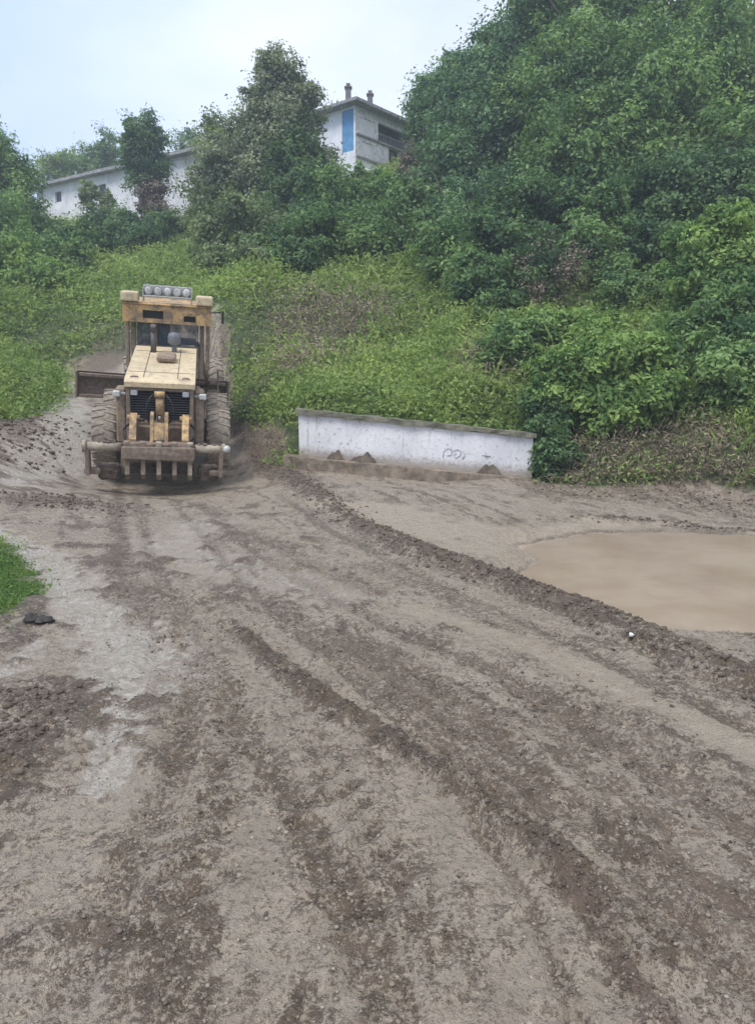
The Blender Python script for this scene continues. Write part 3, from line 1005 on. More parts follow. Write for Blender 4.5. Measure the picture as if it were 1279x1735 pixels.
plant('bush', (880, 20.5), [(830, 490, 50, 46, 22), (890, 480, 52, 40, 22), (850, 530, 40, 30, 21)], 'dark', 15000, .13,
      'dark tangled bush with bare brown twigs under the dark low tree', 'bush', .4, .08, HILL, extra=[('dead_twigs', [(930, 455, 60, 42, 21.5), (900, 500, 40, 30, 21)], 'brown', 1600, .09)])
plant('tree', (1030, 23), [(1025, 375, 40, 42, 23.5), (1010, 425, 46, 40, 23), (1030, 465, 44, 30, 22.5)], 'mid', 16000, .14,
      'small lighter green tree just left of the dark hollow in the wood', 'tree', .4, .09, HILL)
plant('tree', (1085, 34), [(1085, 385, 60, 52, 34), (1050, 420, 40, 40, 34), (1125, 430, 40, 40, 34)], 'dark', 12000, .16,
      'dark tree standing at the back of the black hollow', 'tree', .5, .15, HILL)
plant('tree', (1180, 26), [(1130, 335, 60, 46, 26), (1190, 320, 62, 56, 26), (1240, 360, 60, 50, 25)], 'dark', 24000, .16,
      'dark green tree overhanging the black hollow in the wood', 'tree', .5, .15, HILL)
plant('bush', (1225, 18), [(1225, 430, 56, 56, 19), (1195, 490, 50, 44, 18.5), (1265, 480, 52, 60, 18.5), (1180, 420, 36, 34, 19)], 'bright', 24000, .13,
      'tall bright green bush at the right edge, right of the dark hollow', 'bush', .42, .1, HILL)
plant('bush', (1215, 16), [(1210, 580, 66, 56, 16.6), (1260, 560, 50, 56, 17), (1170, 620, 50, 50, 16), (1240, 650, 60, 50, 15.6)], 'mid', 30000, .12,
      'dense deep green bush below the bright bush at the right edge', 'bush', .4, .1, HILL)
plant('bush', (1030, 15.2), [(1010, 640, 84, 50, 15.6), (1060, 630, 72, 46, 15.8), (960, 660, 52, 44, 15.4), (1090, 680, 60, 40, 15.2), (1020, 695, 66, 26, 15)], 'bright', 36000, .12,
      'large bright leafy bush beyond the right end of the white wall', 'bush', .36, .09, HILL, droop=.3)
plant('bush', (900, 17.5), [(880, 580, 50, 30, 18.2), (850, 600, 36, 30, 18)], 'mid', 9000, .12,
      'small green bush on the slope just above the right end of the white wall', 'bush', .35, .06, HILL)
plant('bush', (935, 14.7), [(930, 730, 24, 46, 14.9), (940, 775, 26, 34, 14.6), (925, 690, 30, 30, 15.2)], 'dark', 9500, .10,
      'narrow dark green bush hugging the right end of the white wall', 'bush', .28, .06, HILL)

# --- dark wood floor behind the hollow: bare stems standing in it
mb = MB()
stem_root = None
for i, (px, D, r_, hgt) in enumerate([(1120, 27, .16, 2.3), (1085, 30, .12, 2.3), (1060, 29, .08, 2.3), (1150, 31, .14, 2.3), (1098, 33, .10, 2.3)]):
    bx = ray(px, 600)[0] * D
    mb = MB()
    P = wobble_tube(mb, (0, 0, -.3), (random.uniform(-.4, .4), random.uniform(-.3, .3), hgt), r_, r_ * .4, 7, .05)
    for k in range(6):
        q = P[random.randint(2, 7)]
        wobble_tube(mb, q, q + Vector((random.uniform(-1.2, 1.2), random.uniform(-1, 1), random.uniform(.4, 1.6))), r_ * .3, r_ * .08, 4, .15)
    o = mb.build('bare_tree', BARK)
    o.location = (bx, D, gz(bx, D))
    tag(o, 'bare thin tree stem standing in the dark hollow of the wood', 'tree', 'bare stems in the dark hollow')

# --- far wood closing the skyline at the right and behind
wood = [((px, py, hx, hy, D)) for px, py, hx, hy, D in [(1000, 260, 160, 150, 46), (1200, 240, 170, 160, 47), (820, 300, 110, 90, 47), (1380, 260, 170, 170, 48), (960, 380, 80, 60, 38), (1290, 380, 90, 70, 38)]]
lobes = []
for px, py, hx, hy, D in wood:
    s = D / F_PX
    lobes.append((tuple(at(px, py, D)), (hx * s, hx * s * .6, hy * s)))
V, Fq, t = crown_data(lobes, 90000, .26, .9, shell=.5)
tag(link('far_wood', np_mesh('far_wood', V, Fq, LEAF['blue'], {'tint': ('FACE', t)})), 'dense green wood filling the hillside behind the right-hand trees', 'wood', kind='stuff')

# ------------------------------------------------------------------ undergrowth on the slope, one mass nobody could count
NC = 120000
ang = rng.uniform(-.80, .80, NC)
dep = np.exp(rng.uniform(math.log(4.6), math.log(60), NC))
ux, uy = ang * dep, dep
f = ground_fields(ux, uy)
keep = (f[1] < .45)
pw1 = at(505, 700, 14.5); pw2 = at(905, 740, 14.3)
inwall = (ux > pw1.x - .1) & (ux < pw2.x + .1) & (uy < 15.1) & (uy > 13.5)
hol = ground_at(1090, 470); keep &= ~inwall & ~(((ux - hol[0]) / 3.2) ** 2 + ((uy - hol[1] - 3) / 6.0) ** 2 < 1)
BR = [(ground_at(545, 555), 1.9), (ground_at(520, 610), 1.2), (ground_at(590, 530), 1.2), (ground_at(830, 620), .8), (ground_at(205, 600), 1.6), (ground_at(900, 500), 1.5)]
dry = np.zeros(NC)
for (c, r_) in BR:
    dry = np.maximum(dry, np.exp(-((ux - c[0]) ** 2 + (uy - c[1]) ** 2) / (r_ * r_)))
for px, py, r_ in [(1000, 775, .8), (1080, 775, .9), (1160, 770, .9), (1240, 790, .6)]:
    c = ground_at(px, py)
    dry = np.maximum(dry, 1.3 * np.exp(-((ux - c[0]) ** 2 + (uy - c[1]) ** 2) / (r_ * r_)))
dn = fbm(ux, uy, 1.3, 3, 41)
dry = np.clip(1.25 * dry * (1 + .9 * dn), 0, 1)

ux, uy, uz, dry = ux[keep], uy[keep], f[0][keep], dry[keep]
nu = len(ux)
patch = fbm(ux, uy, 3.0, 3, 50)
patch2 = fbm(ux, uy, .95, 3, 81)
hgt = (1 + 1.1 * np.clip(patch2, -.6, 1)) * (.08 + .30 * rng.random(nu) ** 1.8) * (1 + .6 * patch) * np.where(uy < 11, .10, 1.0)
per = 9
k = np.repeat(np.arange(nu), per)
n = len(k)
spread = np.where(uy[k] < 11, .05, (.06 + .006 * uy[k]) * 1.4)
hz = rng.random(n) ** .7
p = np.stack([ux[k] + rng.normal(size=n) * spread, uy[k] + rng.normal(size=n) * spread, uz[k] + hz * hgt[k]], 1)
p[:, 2] += 0
nn = np.stack([rng.normal(size=n) * .6, rng.normal(size=n) * .6 - .35, np.full(n, .9)], 1)
sz = np.where(uy[k] < 11, .030, .045 + .0034 * uy[k]) * (.6 + .8 * rng.random(n))
tint = np.clip(np.where(uy[k] < 11, .15, .5) + .45 * patch[k] + .45 * patch2[k] + .2 * rng.normal(size=n), 0, 1)
isdry = rng.random(n) < dry[k] * .9
V, Fq, t = leaf_cloud(p[~isdry], nn[~isdry], sz[~isdry], tint[~isdry], .5)
# upright blades among the leaves
kb = rng.integers(0, nu, 90000)
kb = kb[rng.random(len(kb)) > dry[kb] * .6]
bh = hgt[kb] * (.7 + .7 * rng.random(len(kb)))
bp = np.stack([ux[kb], uy[kb], uz[kb]], 1) + np.c_[rng.normal(size=(len(kb), 2)) * (.1 + .004 * uy[kb])[:, None], np.zeros(len(kb))]
ln = rng.normal(size=(len(kb), 2)) * .35 * bh[:, None]
wv = rng.normal(size=(len(kb), 2)); wv /= np.linalg.norm(wv, axis=1, keepdims=True)
wd = (.004 + .0005 * uy[kb])[:, None]
z0 = np.zeros((len(kb), 1))
VB = np.stack([bp - np.c_[wv * wd, z0], bp + np.c_[wv * wd, z0], bp + np.c_[ln * .5 + wv * wd * .7, bh[:, None] * .65], bp + np.c_[ln, bh[:, None]]], 1).reshape(-1, 3)
FB = np.arange(len(VB), dtype=np.int32).reshape(-1, 4) + len(V)
TB = np.clip(.55 + .3 * patch[kb] + .2 * rng.normal(size=len(kb)), 0, 1)
# taller tufts standing above the rest
cand = np.where((patch2 > .05) & (uy > 13) & (uy < 45) & (dry < .5))[0]
tf = rng.choice(cand, 2600)
kt = np.repeat(tf, 34); nt_ = len(kt)
th_ = (.35 + .55 * rng.random(len(tf)))[np.repeat(np.arange(len(tf)), 34)]
tz_ = rng.random(nt_) ** .8
lean_ = rng.normal(size=(nt_, 2)) * .22 * tz_[:, None]
pt_ = np.stack([ux[kt] + lean_[:, 0], uy[kt] + lean_[:, 1], uz[kt] + tz_ * th_], 1)
nn_t = np.stack([rng.normal(size=nt_) * .8, rng.normal(size=nt_) * .8 - .5, rng.normal(size=nt_) * .5 + .3], 1)
tt_ = np.clip((.1 + .9 * rng.random(len(tf)))[np.repeat(np.arange(len(tf)), 34)] + .12 * rng.normal(size=nt_), 0, 1)
VT, FT, TT_ = leaf_cloud(pt_, nn_t, (.07 + .0036 * uy[kt]) * (.6 + .8 * rng.random(nt_)), tt_, .36)
FT = FT + len(V) + len(VB)
WEED = leafmat('weeds_green', (.095, .180, .042), (.400, .500, .160), .45)
und = link('weeds', np_mesh('weeds', np.r_[V, VB, VT], np.r_[Fq, FB, FT], WEED, {'tint': ('FACE', np.r_[t, TB, TT_])}))
tag(und, 'tall green weeds and grass covering the open hillside', 'weeds', kind='stuff')
# dry stalks and withered brush
sel = isdry
V, Fq, t = leaf_cloud(p[sel], nn[sel], sz[sel] * 1.1, np.clip(tint[sel] + .1, 0, 1), .22)
dr = link('dry_brush', np_mesh('dry_brush', V, Fq, leafmat('withered_brush', (.12, .095, .065), (.33, .27, .19), .1), {'tint': ('FACE', t)}))
tag(dr, 'withered brown brush and stalks in patches on the slope', 'dry brush', kind='stuff')
# bare twigs at the foot of the bushes on the right
mb = MB()
for i in range(230):
    px = random.uniform(950, 1300); py = random.uniform(760, 822)
    x, y = ground_at(px, py)
    z = gz(x, y)
    L = random.uniform(.3, .9)
    d = Vector((random.uniform(-1, 1), random.uniform(-1, .3), random.uniform(.15, 1))).normalized()
    a = Vector((x, y, z - .03))
    mb.tube([a, a + d * L * .5 + Vector((0, 0, random.uniform(-.05, .08))), a + d * L + Vector((0, 0, random.uniform(-.15, .05)))], [.010, .007, .003], 4)
tag(mb.build('fallen_twigs', simple('dead_wood', (.17, .13, .10), .9, var=.35)), 'tangle of bare brown twigs under the bushes at the yard edge', 'twigs', kind='stuff')

mb = MB()
for i in range(420):
    c, r_ = BROWN[random.choice((0, 0, 0, 1, 2, 2, 3))]
    x = c[0] + random.gauss(0, r_ * .75); y = c[1] + random.gauss(0, r_ * .75)
    z = gz(x, y); L = random.uniform(.35, 1.0)
    d = Vector((random.gauss(0, .6), random.gauss(0, .6), random.uniform(.3, 1))).normalized()
    a = Vector((x, y, z - .03))
    mb.tube([a, a + d * L * .5, a + d * L + Vector((random.uniform(-.1, .1), 0, -.12 * L))], [.016, .012, .005], 4)
tag(mb.build('dead_stalks', simple('straw_stalk', (.24, .195, .14), .9, var=.4)), 'dead brown stalks and fallen stems in the withered patch of the slope', 'dead stalks', kind='stuff')

# ------------------------------------------------------------------ white wall of the trough
WA = Vector(at(507, 771, 14.65)); WB = Vector(at(901, 806, 14.45))
wdir2 = Vector((WB.x - WA.x, WB.y - WA.y, 0)); WL = wdir2.length; wdir2.normalize()
wnor = Vector((wdir2.y, -wdir2.x, 0))             # towards the yard
if wnor.y > 0: wnor = -wnor
tA = at(510, 701, 14.65).z - WA.z; tB = at(906, 742, 14.45).z - WB.z
wall = empty('retaining_wall', tuple(WA), 'low white plastered wall with a grey coping at the foot of the slope', 'wall')


def wallmat():
    m, nt, b, out = mat_new('old_whitewash')
    co = objco(nt)
    a = noise(nt, 1.2, 5, .6, co); f2 = noise(nt, 14, 6, .75, co)
    white = mix(nt, maprange(nt, a, .3, .7), (.60, .60, .62), (.76, .76, .77))
    grime = maprange(nt, f2, .54, .68)
    col = mix(nt, math_(nt, 'MULTIPLY', grime, .75), white, (.22, .20, .17))
    sep = N(nt, 'ShaderNodeSeparateXYZ'); nt.links.new(co, sep.inputs[0])
    zz = math_(nt, 'ADD', sep.outputs['Z'], math_(nt, 'MULTIPLY', sep.outputs['X'], .088))
    low = maprange(nt, math_(nt, 'ADD', zz, math_(nt, 'MULTIPLY', math_(nt, 'SUBTRACT', f2, .5), .55)), .02, .24, 1, 0)
    col = mix(nt, math_(nt, 'MULTIPLY', low, .8), col, (.26, .21, .165))
    st = N(nt, 'ShaderNodeMapping'); st.inputs['Scale'].default_value = (9, 9, .8)
    nt.links.new(co, st.inputs['Vector'])
    streak = maprange(nt, noise(nt, 1.0, 5, .7, st.outputs['Vector']), .56, .72)
    col = mix(nt, math_(nt, 'MULTIPLY', streak, .6), col, (.33, .31, .27))
    nt.links.new(col, b.inputs['Base Color'])
    b.inputs['Roughness'].default_value = .85
    bump(nt, b, f2, .5, .02)
    return m


def skew_slab(name, mat, x0, x1, y0, y1, zA0, zA1, zB0, zB1, seg=24, amp=.006):
    """a slab along the wall whose ends differ in height; y grows to the yard"""
    b = bmesh.new()
    rows = []
    for i in range(seg + 1):
        t = i / seg
        x = x0 + (x1 - x0) * t
        za = zA0 + (zB0 - zA0) * t; zb = zA1 + (zB1 - zA1) * t
        rr = lambda: random.uniform(-amp, amp)
        base = wdir2 * x + Vector((0, 0, (WB.z - WA.z) * (x / WL)))
        rows.append([b.verts.new(base + wnor * (y0 + rr()) + Vector((0, 0, za))), b.verts.new(base + wnor * (y1 + rr()) + Vector((0, 0, za + rr()))),
                     b.verts.new(base + wnor * (y1 + rr()) + Vector((0, 0, zb + rr()))), b.verts.new(base + wnor * (y0 + rr()) + Vector((0, 0, zb + rr())))])
    for i in range(seg):
        for k in range(4):
            b.faces.new((rows[i][k], rows[i][(k + 1) % 4], rows[i + 1][(k + 1) % 4], rows[i + 1][k]))
    b.faces.new(rows[0][::-1]); b.faces.new(rows[-1])
    bmesh.ops.recalc_face_normals(b, faces=b.faces)
    me = bpy.data.meshes.new(name); b.to_mesh(me); b.free()
    return link(name, me, mat, wall)


CONC = simple('weathered_concrete', (.27, .255, .225), .9, var=.4, scale=5, bumpy=.6)
MOSSY = simple('mossy_concrete', (.15, .145, .105), .92, var=.5, scale=4, bumpy=.7)
skew_slab('wall_face', wallmat(), 0, WL, -.28, 0, -.25, tA, -.25, tB)
skew_slab('coping', MOSSY, -.06, WL + .05, -.34, .07, tA + .002, tA + .095, tB + .002, tB + .095, amp=.016)
skew_slab('footing', simple('muddy_concrete', (.20, .16, .12), .9, var=.45, scale=5, bumpy=.7), -.25, WL * .98, .002, .42, -.30, .0, -.30, -.03, amp=.016)
# chalky scribble on the plaster
mb = MB()
def on_wall(px, py):
    t = (px - 507) / (901 - 507)
    rx, rz = ray(px, py)
    Y = WA.y + (WB.y - WA.y) * t - .012
    return Vector((rx * Y, Y, CAM_H + rz * Y)) - WA
for st_ in ([(750, 775), (752, 764), (759, 759), (766, 763), (764, 771), (757, 772)], [(768, 764), (775, 761), (781, 765), (779, 772), (772, 776), (768, 771), (773, 767)],
            [(785, 764), (787, 772), (783, 778)], [(822, 765), (824, 776)], [(817, 771), (831, 773)]):
    mb.tube([on_wall(*q) for q in st_], .007, 5)
mb.build('scribble', simple('faded_paint', (.42, .42, .44), .9), wall)

DIRT = simple('damp_earth', (.115, .088, .066), .95, var=.45, scale=9, bumpy=.9)


def heap(name, c, rx, ry, h, label, seed):
    n, m_ = 26, 12
    th = np.linspace(0, 2 * np.pi, n, endpoint=False); rr = np.linspace(0, 1, m_)
    T, Q = np.meshgrid(th, rr)
    ol = 1 + .28 * np.sin(2 * T + seed) + .16 * np.sin(5 * T + seed * 2)
    x = np.cos(T) * Q * rx * ol; y = np.sin(T) * Q * ry * ol
    z = .85 * h * (1 - Q ** 2.2) * (.9 + .35 * np.sin(T * 3 + seed) * Q) * (1 + .9 * fbm(x * 1.0 + seed, y + seed, .18, 3, 3)) + .06 * h * vnoise(x + seed, y, .05, 4) - .05 * Q
    V = np.stack([x, y, z], -1).reshape(-1, 3)
    F_ = []
    for i in range(m_ - 1):
        for j in range(n):
            F_.append((i * n + j, i * n + (j + 1) % n, (i + 1) * n + (j + 1) % n, (i + 1) * n + j))
    o = link(name, np_mesh(name, V, F_, DIRT, smooth=True))
    o.location = c
    return tag(o, label, 'earth heap', 'dark earth heaps against the wall')


for px, py, rx, h, lb in [(570, 779, .24, .17, 'leftmost dark earth heap lying against the foot of the white wall'),
                          (614, 782, .36, .23, 'widest dark earth heap, second from the left at the foot of the white wall'),
                          (826, 803, .24, .19, 'dark earth heap alone near the right end of the white wall')]:
    t = (px - 507) / (901 - 507)
    q = WA + wdir2 * (WL * t) + Vector((0, 0, (WB.z - WA.z) * t - .01)) + wnor * .12
    heap('earth_heap', tuple(q), rx, .12, h, lb, px)

# ------------------------------------------------------------------ hilltop house
PLASTER = simple('white_plaster', (.72, .73, .75), .85, var=.12, scale=1.5, bumpy=.3)
GREYBRICK = simple('bare_grey_brick', (.66, .65, .66), .9, var=.25, scale=5, bumpy=.6)
PALEPANEL = simple('pale_render', (.72, .71, .72), .85, var=.1, scale=2)
DARKGLASS = simple('dark_glass', (.03, .033, .038), .15, var=.2)
ROOFM = simple('grey_roof_tile', (.27, .26, .26), .85, var=.3, scale=4, bumpy=.5)
BLUE = simple('faded_blue_paint', (.10, .27, .48), .6, var=.2, scale=3)
CHIM = simple('chimney_brick', (.15, .14, .135), .9, var=.3, scale=8, bumpy=.5)


def facade(mb, org, u, nrm, L, H, holes, depth=.22):
    """a wall sheet with real openings; each opening gets reveals"""
    xs = sorted({0, L, *[h[0] for h in holes], *[h[1] for h in holes]}); zs = sorted({0, H, *[h[2] for h in holes], *[h[3] for h in holes]})
    P = lambda x, z, d=0: org + u * x + Vector((0, 0, z)) - nrm * d
    for i in range(len(xs) - 1):
        for j in range(len(zs) - 1):
            cx, cz = (xs[i] + xs[i + 1]) / 2, (zs[j] + zs[j + 1]) / 2
            if any(h[0] < cx < h[1] and h[2] < cz < h[3] for h in holes): continue
            mb.quad([P(xs[i], zs[j]), P(xs[i + 1], zs[j]), P(xs[i + 1], zs[j + 1]), P(xs[i], zs[j + 1])])
    for a, b_, c, d in holes:
        for (x0, z0, x1, z1) in ((a, c, b_, c), (b_, c, b_, d), (b_, d, a, d), (a, d, a, c)):
            mb.quad([P(x0, z0), P(x1, z1), P(x1, z1, depth), P(x0, z0, depth)])


HC = at(602, 178, 45.0)                              # top of the near corner
uR = Vector((3.4, 4.1, 0)).normalized(); uL = Vector((-uR.y, uR.x, 0))
nR = Vector((uR.y, -uR.x, 0)); nL = Vector((-uL.y, uL.x, 0))
if nL.dot(Vector((0, -1, 0))) < 0: nL = -nL
H1, LR, LL = 5.6, 5.6, 5.2
house = empty('hilltop_house', (HC.x, HC.y, HC.z - H1), 'white two-storey house with a blue door and two chimneys on top of the hill', 'house')
O0 = Vector((0, 0, 0))
mb = MB()
blue_h = (.14, 1.02, 3.25, 5.48)
facade(mb, O0, uL, nL, LL, H1, [blue_h])
facade(mb, O0 + Vector((0, 0, 0)), uR, nR, LR, 2.9, [])
facade(mb, uR * LR, uL, uR, LL, H1, [])
facade(mb, uL * LL, uR, uL, LR, H1, [])
mb.build('wall', PLASTER, house)
mb = MB()
hb = [(.35, 1.75, 4.1, 5.1), (.55, 1.55, 3.25, 3.85), (2.0, 5.25, 4.22, 5.2), (3.0, 4.0, 3.0, 4.05), (4.35, 5.3, 3.05, 4.0)]
hb = [(a, b, c - 2.9, d - 2.9) for a, b, c, d in hb]
facade(mb, Vector((0, 0, 2.9)) + nR * .003, uR, nR, LR, H1 - 2.9, hb, .2)
mb.build('brick_wall', GREYBRICK, house)


def pane(name, a, b, c, d, mat, depth, u=uR, n_=nR, z0=2.9):
    mb = MB()
    P = lambda x, z, q: u * x + Vector((0, 0, z0 + z)) - n_ * q
    f0 = [P(a, c, depth), P(b, c, depth), P(b, d, depth), P(a, d, depth)]; f1 = [P(a, c, depth + .06), P(b, c, depth + .06), P(b, d, depth + .06), P(a, d, depth + .06)]
    mb.quad(f0)
    for i in range(4): mb.quad([f0[i], f1[i], f1[(i + 1) % 4], f0[(i + 1) % 4]])
    mb.quad(f1[::-1])
    return mb.build(name, mat, house)


pane('panel', *hb[0], PALEPANEL, .05)
pane('panel', *hb[1], PALEPANEL, .05)
pane('loggia', *hb[2], simple('loggia_shade', (.20, .20, .21), .9), .9)
mb = MB()
for k in range(14):
    q = uR * (2.1 + k * .235) - nR * .05
    mb.tube([q + Vector((0, 0, 4.25)), q + Vector((0, 0, 4.62))], .016, 5)
mb.tube([uR * 2.02 - nR * .05 + Vector((0, 0, 4.64)), uR * 5.22 - nR * .05 + Vector((0, 0, 4.64))], .025, 6)
mb.build('railing', simple('rail_paint', (.35, .35, .36), .6), house)
pane('loggia_door', 3.3, 4.1, 1.34, 2.2, DARKGLASS, .85)
pane('doorway', *hb[3], DARKGLASS, .2)
pane('panel', *hb[4], PALEPANEL, .05)
pane('door', *blue_h[:2], blue_h[2] - 2.9, blue_h[3] - 2.9, BLUE, .04, uL, nL)
mb = MB()
for zz in (4.12, 2.93):
    c = uR * (LR / 2) + nR * .06 + Vector((0, 0, zz))
    mb.box(c, (LR, .11, .10), .01, (0, 0, math.atan2(uR.y, uR.x)))
mb.build('ledge', simple('ledge_concrete', (.30, .28, .27), .9), house)
# hipped roof with overhanging eaves
mb = MB()
ov = .62
q0 = -uR * ov - uL * ov; q1 = uR * (LR + ov) - uL * ov; q2 = uR * (LR + ov) + uL * (LL + ov); q3 = -uR * ov + uL * (LL + ov)
ap0 = uR * (LR * .38) + uL * (LL / 2); ap1 = uR * (LR * .62) + uL * (LL / 2)
Z = lambda v, z: v + Vector((0, 0, z))
e0, e1 = H1 + .002, H1 + .16
mb.quad([Z(q0, e0), Z(q1, e0), Z(q2, e0), Z(q3, e0)])
for a, b in ((q0, q1), (q1, q2), (q2, q3), (q3, q0)):
    mb.quad([Z(a, e0), Z(b, e0), Z(b, e1), Z(a, e1)])
T = H1 + 1.05
mb.quad([Z(q0, e1), Z(q1, e1), Z(ap1, T), Z(ap0, T)])
mb.quad([Z(q2, e1), Z(q3, e1), Z(ap0, T), Z(ap1, T)])
mb.bm.faces.new([mb.bm.verts.new(v) for v in (Z(q1, e1), Z(q2, e1), Z(ap1, T))])
mb.bm.faces.new([mb.bm.verts.new(v) for v in (Z(q3, e1), Z(q0, e1), Z(ap0, T))])
roof = mb.build('roof', ROOFM, house)
for px, py, D in ((590, 148, 47), (627, 160, 48.5)):
    q = at(px, py, D) - house.location
    mb = MB()
    mb.box((q.x, q.y, q.z - .9), (.32, .32, 1.7), .015)
    mb.box((q.x, q.y, q.z - .03), (.44, .44, .07), .01)
    mb.box((q.x, q.y, q.z + .12), (.24, .24, .16), .02)
    mb.build('chimney', CHIM, roof)
# low white annex running down to the right of the house
mb = MB()
aL = LR + 2.6
mb_h = 2.75
facade(mb, nR * .35 - uR * .0 + Vector((0, 0, -1.2)), uR, nR, aL, 1.2 + mb_h - .5, [])
facade(mb, nR * .35 + uR * aL + Vector((0, 0, -1.2)), uL, uR, 2, 1.2 + mb_h - .5, [])
mb.quad([nR * .35 + Vector((0, 0, mb_h - .5)), nR * .35 + uR * aL + Vector((0, 0, mb_h - .5)), nR * .0 + uR * aL + Vector((0, 0, mb_h - .3)), nR * .0 + Vector((0, 0, mb_h - .3))])
mb.build('terrace_wall', PLASTER, house)

# ------------------------------------------------------------------ long farmhouse on the left
FR = at(352, 252, 49.0); FL = at(62, 322, 58.3)
uF = Vector((FR.x - FL.x, FR.y - FL.y, 0)); FLn = uF.length; uF.normalize(); nF = Vector((uF.y, -uF.x, 0))
zE = FL.z; HF = 4.4
farm = empty('farmhouse', (FL.x, FL.y, zE - HF), 'long low white farmhouse with a grey roof half hidden by trees on the left', 'house')
zR = FR.z - zE
mb = MB()
wh = [(2.2, 2.9, HF - 1.15, HF - .45), (7.0, 7.8, HF - 1.5, HF - .6), (12.4, 13.2, HF - 2.4, HF - 1.3)]
facade(mb, O0, uF, nF, FLn, HF, wh)
backF = -nF * 5.5
facade(mb, uF * FLn, backF.normalized(), uF, 5.5, HF, [])
facade(mb, O0, backF.normalized(), -uF, 5.5, HF, [])
facade(mb, backF, uF, -nF, FLn, HF, [])
farmw = mb.build('wall', simple('pinkish_white_plaster', (.64, .625, .635), .88, var=.18, scale=1.0, bumpy=.3), farm)
for a, b_, c, d in wh:
    mb = MB()
    P = lambda x, z, q: uF * x + Vector((0, 0, z)) - nF * q
    mb.quad([P(a, c, .15), P(b_, c, .15), P(b_, d, .15), P(a, d, .15)])
    fr = mb.build('window', DARKGLASS, farm)
mb = MB()
o1 = nF * .55 - uF * .4; o2 = nF * .55 + uF * (FLn + .4); o3 = backF - nF * .5 + uF * (FLn + .4); o4 = backF - nF * .5 - uF * .4
r1 = backF * .5 - uF * .4; r2 = backF * .5 + uF * (FLn + .4)
mb.quad([Z(o1, HF), Z(o2, HF), Z(o3, HF), Z(o4, HF)])
for a, b in ((o1, o2), (o2, o3), (o3, o4), (o4, o1)):
    mb.quad([Z(a, HF), Z(b, HF), Z(b, HF + .2), Z(a, HF + .2)])
mb.quad([Z(o1, HF + .2), Z(o2, HF + .2), Z(r2, HF + .95), Z(r1, HF + .95)])
mb.quad([Z(o3, HF + .2), Z(o4, HF + .2), Z(r1, HF + .95), Z(r2, HF + .95)])
for a, b, c in ((o1, o4, r1), (o2, o3, r2)):
    mb.bm.faces.new([mb.bm.verts.new(v) for v in (Z(a, HF + .2), Z(b, HF + .2), Z(c, HF + .95))])
mb.build('roof', ROOFM, farm)
mb = MB()
for xx in (2.0,):
    mb.tube([uF * .75 + nF * .08 + Vector((0, 0, 0)), uF * .75 + nF * .08 + Vector((0, 0, HF - .02))], .06, 8)
mb.build('downpipe', simple('zinc', (.3, .3, .31), .5, .6), farm)

# ------------------------------------------------------------------ motor grader, seen from behind
YEL = muddy('grader_yellow', (.60, .38, .15), mud=(.21, .155, .105), lo=.40, hi=.57, scale=4)
YELD = muddy('grader_yellow_muddy', (.46, .31, .14), mud=(.23, .175, .13), lo=.28, hi=.54, scale=4)
CREAM = muddy('hood_cream_yellow', (.66, .54, .34), mud=(.36, .285, .19), lo=.40, hi=.66, scale=4)
MUDST = muddy('mud_caked_steel', (.16, .13, .10), mud=(.22, .165, .125), lo=.25, hi=.6, rough=.7)
PALEST = muddy('pale_muddy_steel', (.42, .37, .29), mud=(.25, .20, .15), lo=.32, hi=.6, rough=.7)
BLACKM = simple('grille_black', (.012, .012, .016), .5, var=.4)
RUB = muddy('muddy_rubber', (.07, .062, .055), mud=(.25, .21, .165), lo=.18, hi=.46, rough=.9, scale=5)
RIMM = muddy('rim_yellow', (.42, .29, .10), lo=.3, hi=.55)
GLASS, nt, b, out = mat_new('dusty_cab_glass')
b.inputs['Base Color'].default_value = (.10, .12, .15, 1); b.inputs['Roughness'].default_value = .15
tp = N(nt, 'ShaderNodeBsdfTransparent'); ms = N(nt, 'ShaderNodeMixShader')
nt.links.new(maprange(nt, noise(nt, 4, 5, .7, objco(nt)), .35, .7, .35, .85), ms.inputs[0])
nt.links.new(tp.outputs[0], ms.inputs[1]); nt.links.new(b.outputs[0], ms.inputs[2]); nt.links.new(ms.outputs[0], out.inputs['Surface'])
LAMPW = simple('lamp_lens', (.46, .46, .45), .35, var=.35)
LAMPH = muddy('lamp_housing', (.40, .41, .41), mud=(.28, .25, .21), lo=.4, hi=.7) if True else simple('x', (.36, .38, .39), .5, var=.3)
SEATM = simple('seat_fabric', (.045, .055, .075), .8)

gr = empty('motor_grader', tuple(GR_O), 'muddy yellow motor grader seen from behind, climbing the track on the left', 'grader', rot=(0, 0, 0))
gr.rotation_mode = 'XYZ'
gr.rotation_euler = (Matrix.Rotation(GR_T, 3, 'Z') @ Matrix.Rotation(GR_PITCH, 3, 'X') @ Matrix.Rotation(GR_ROLL, 3, 'Y')).to_euler()


def ripple(prof, n): return prof


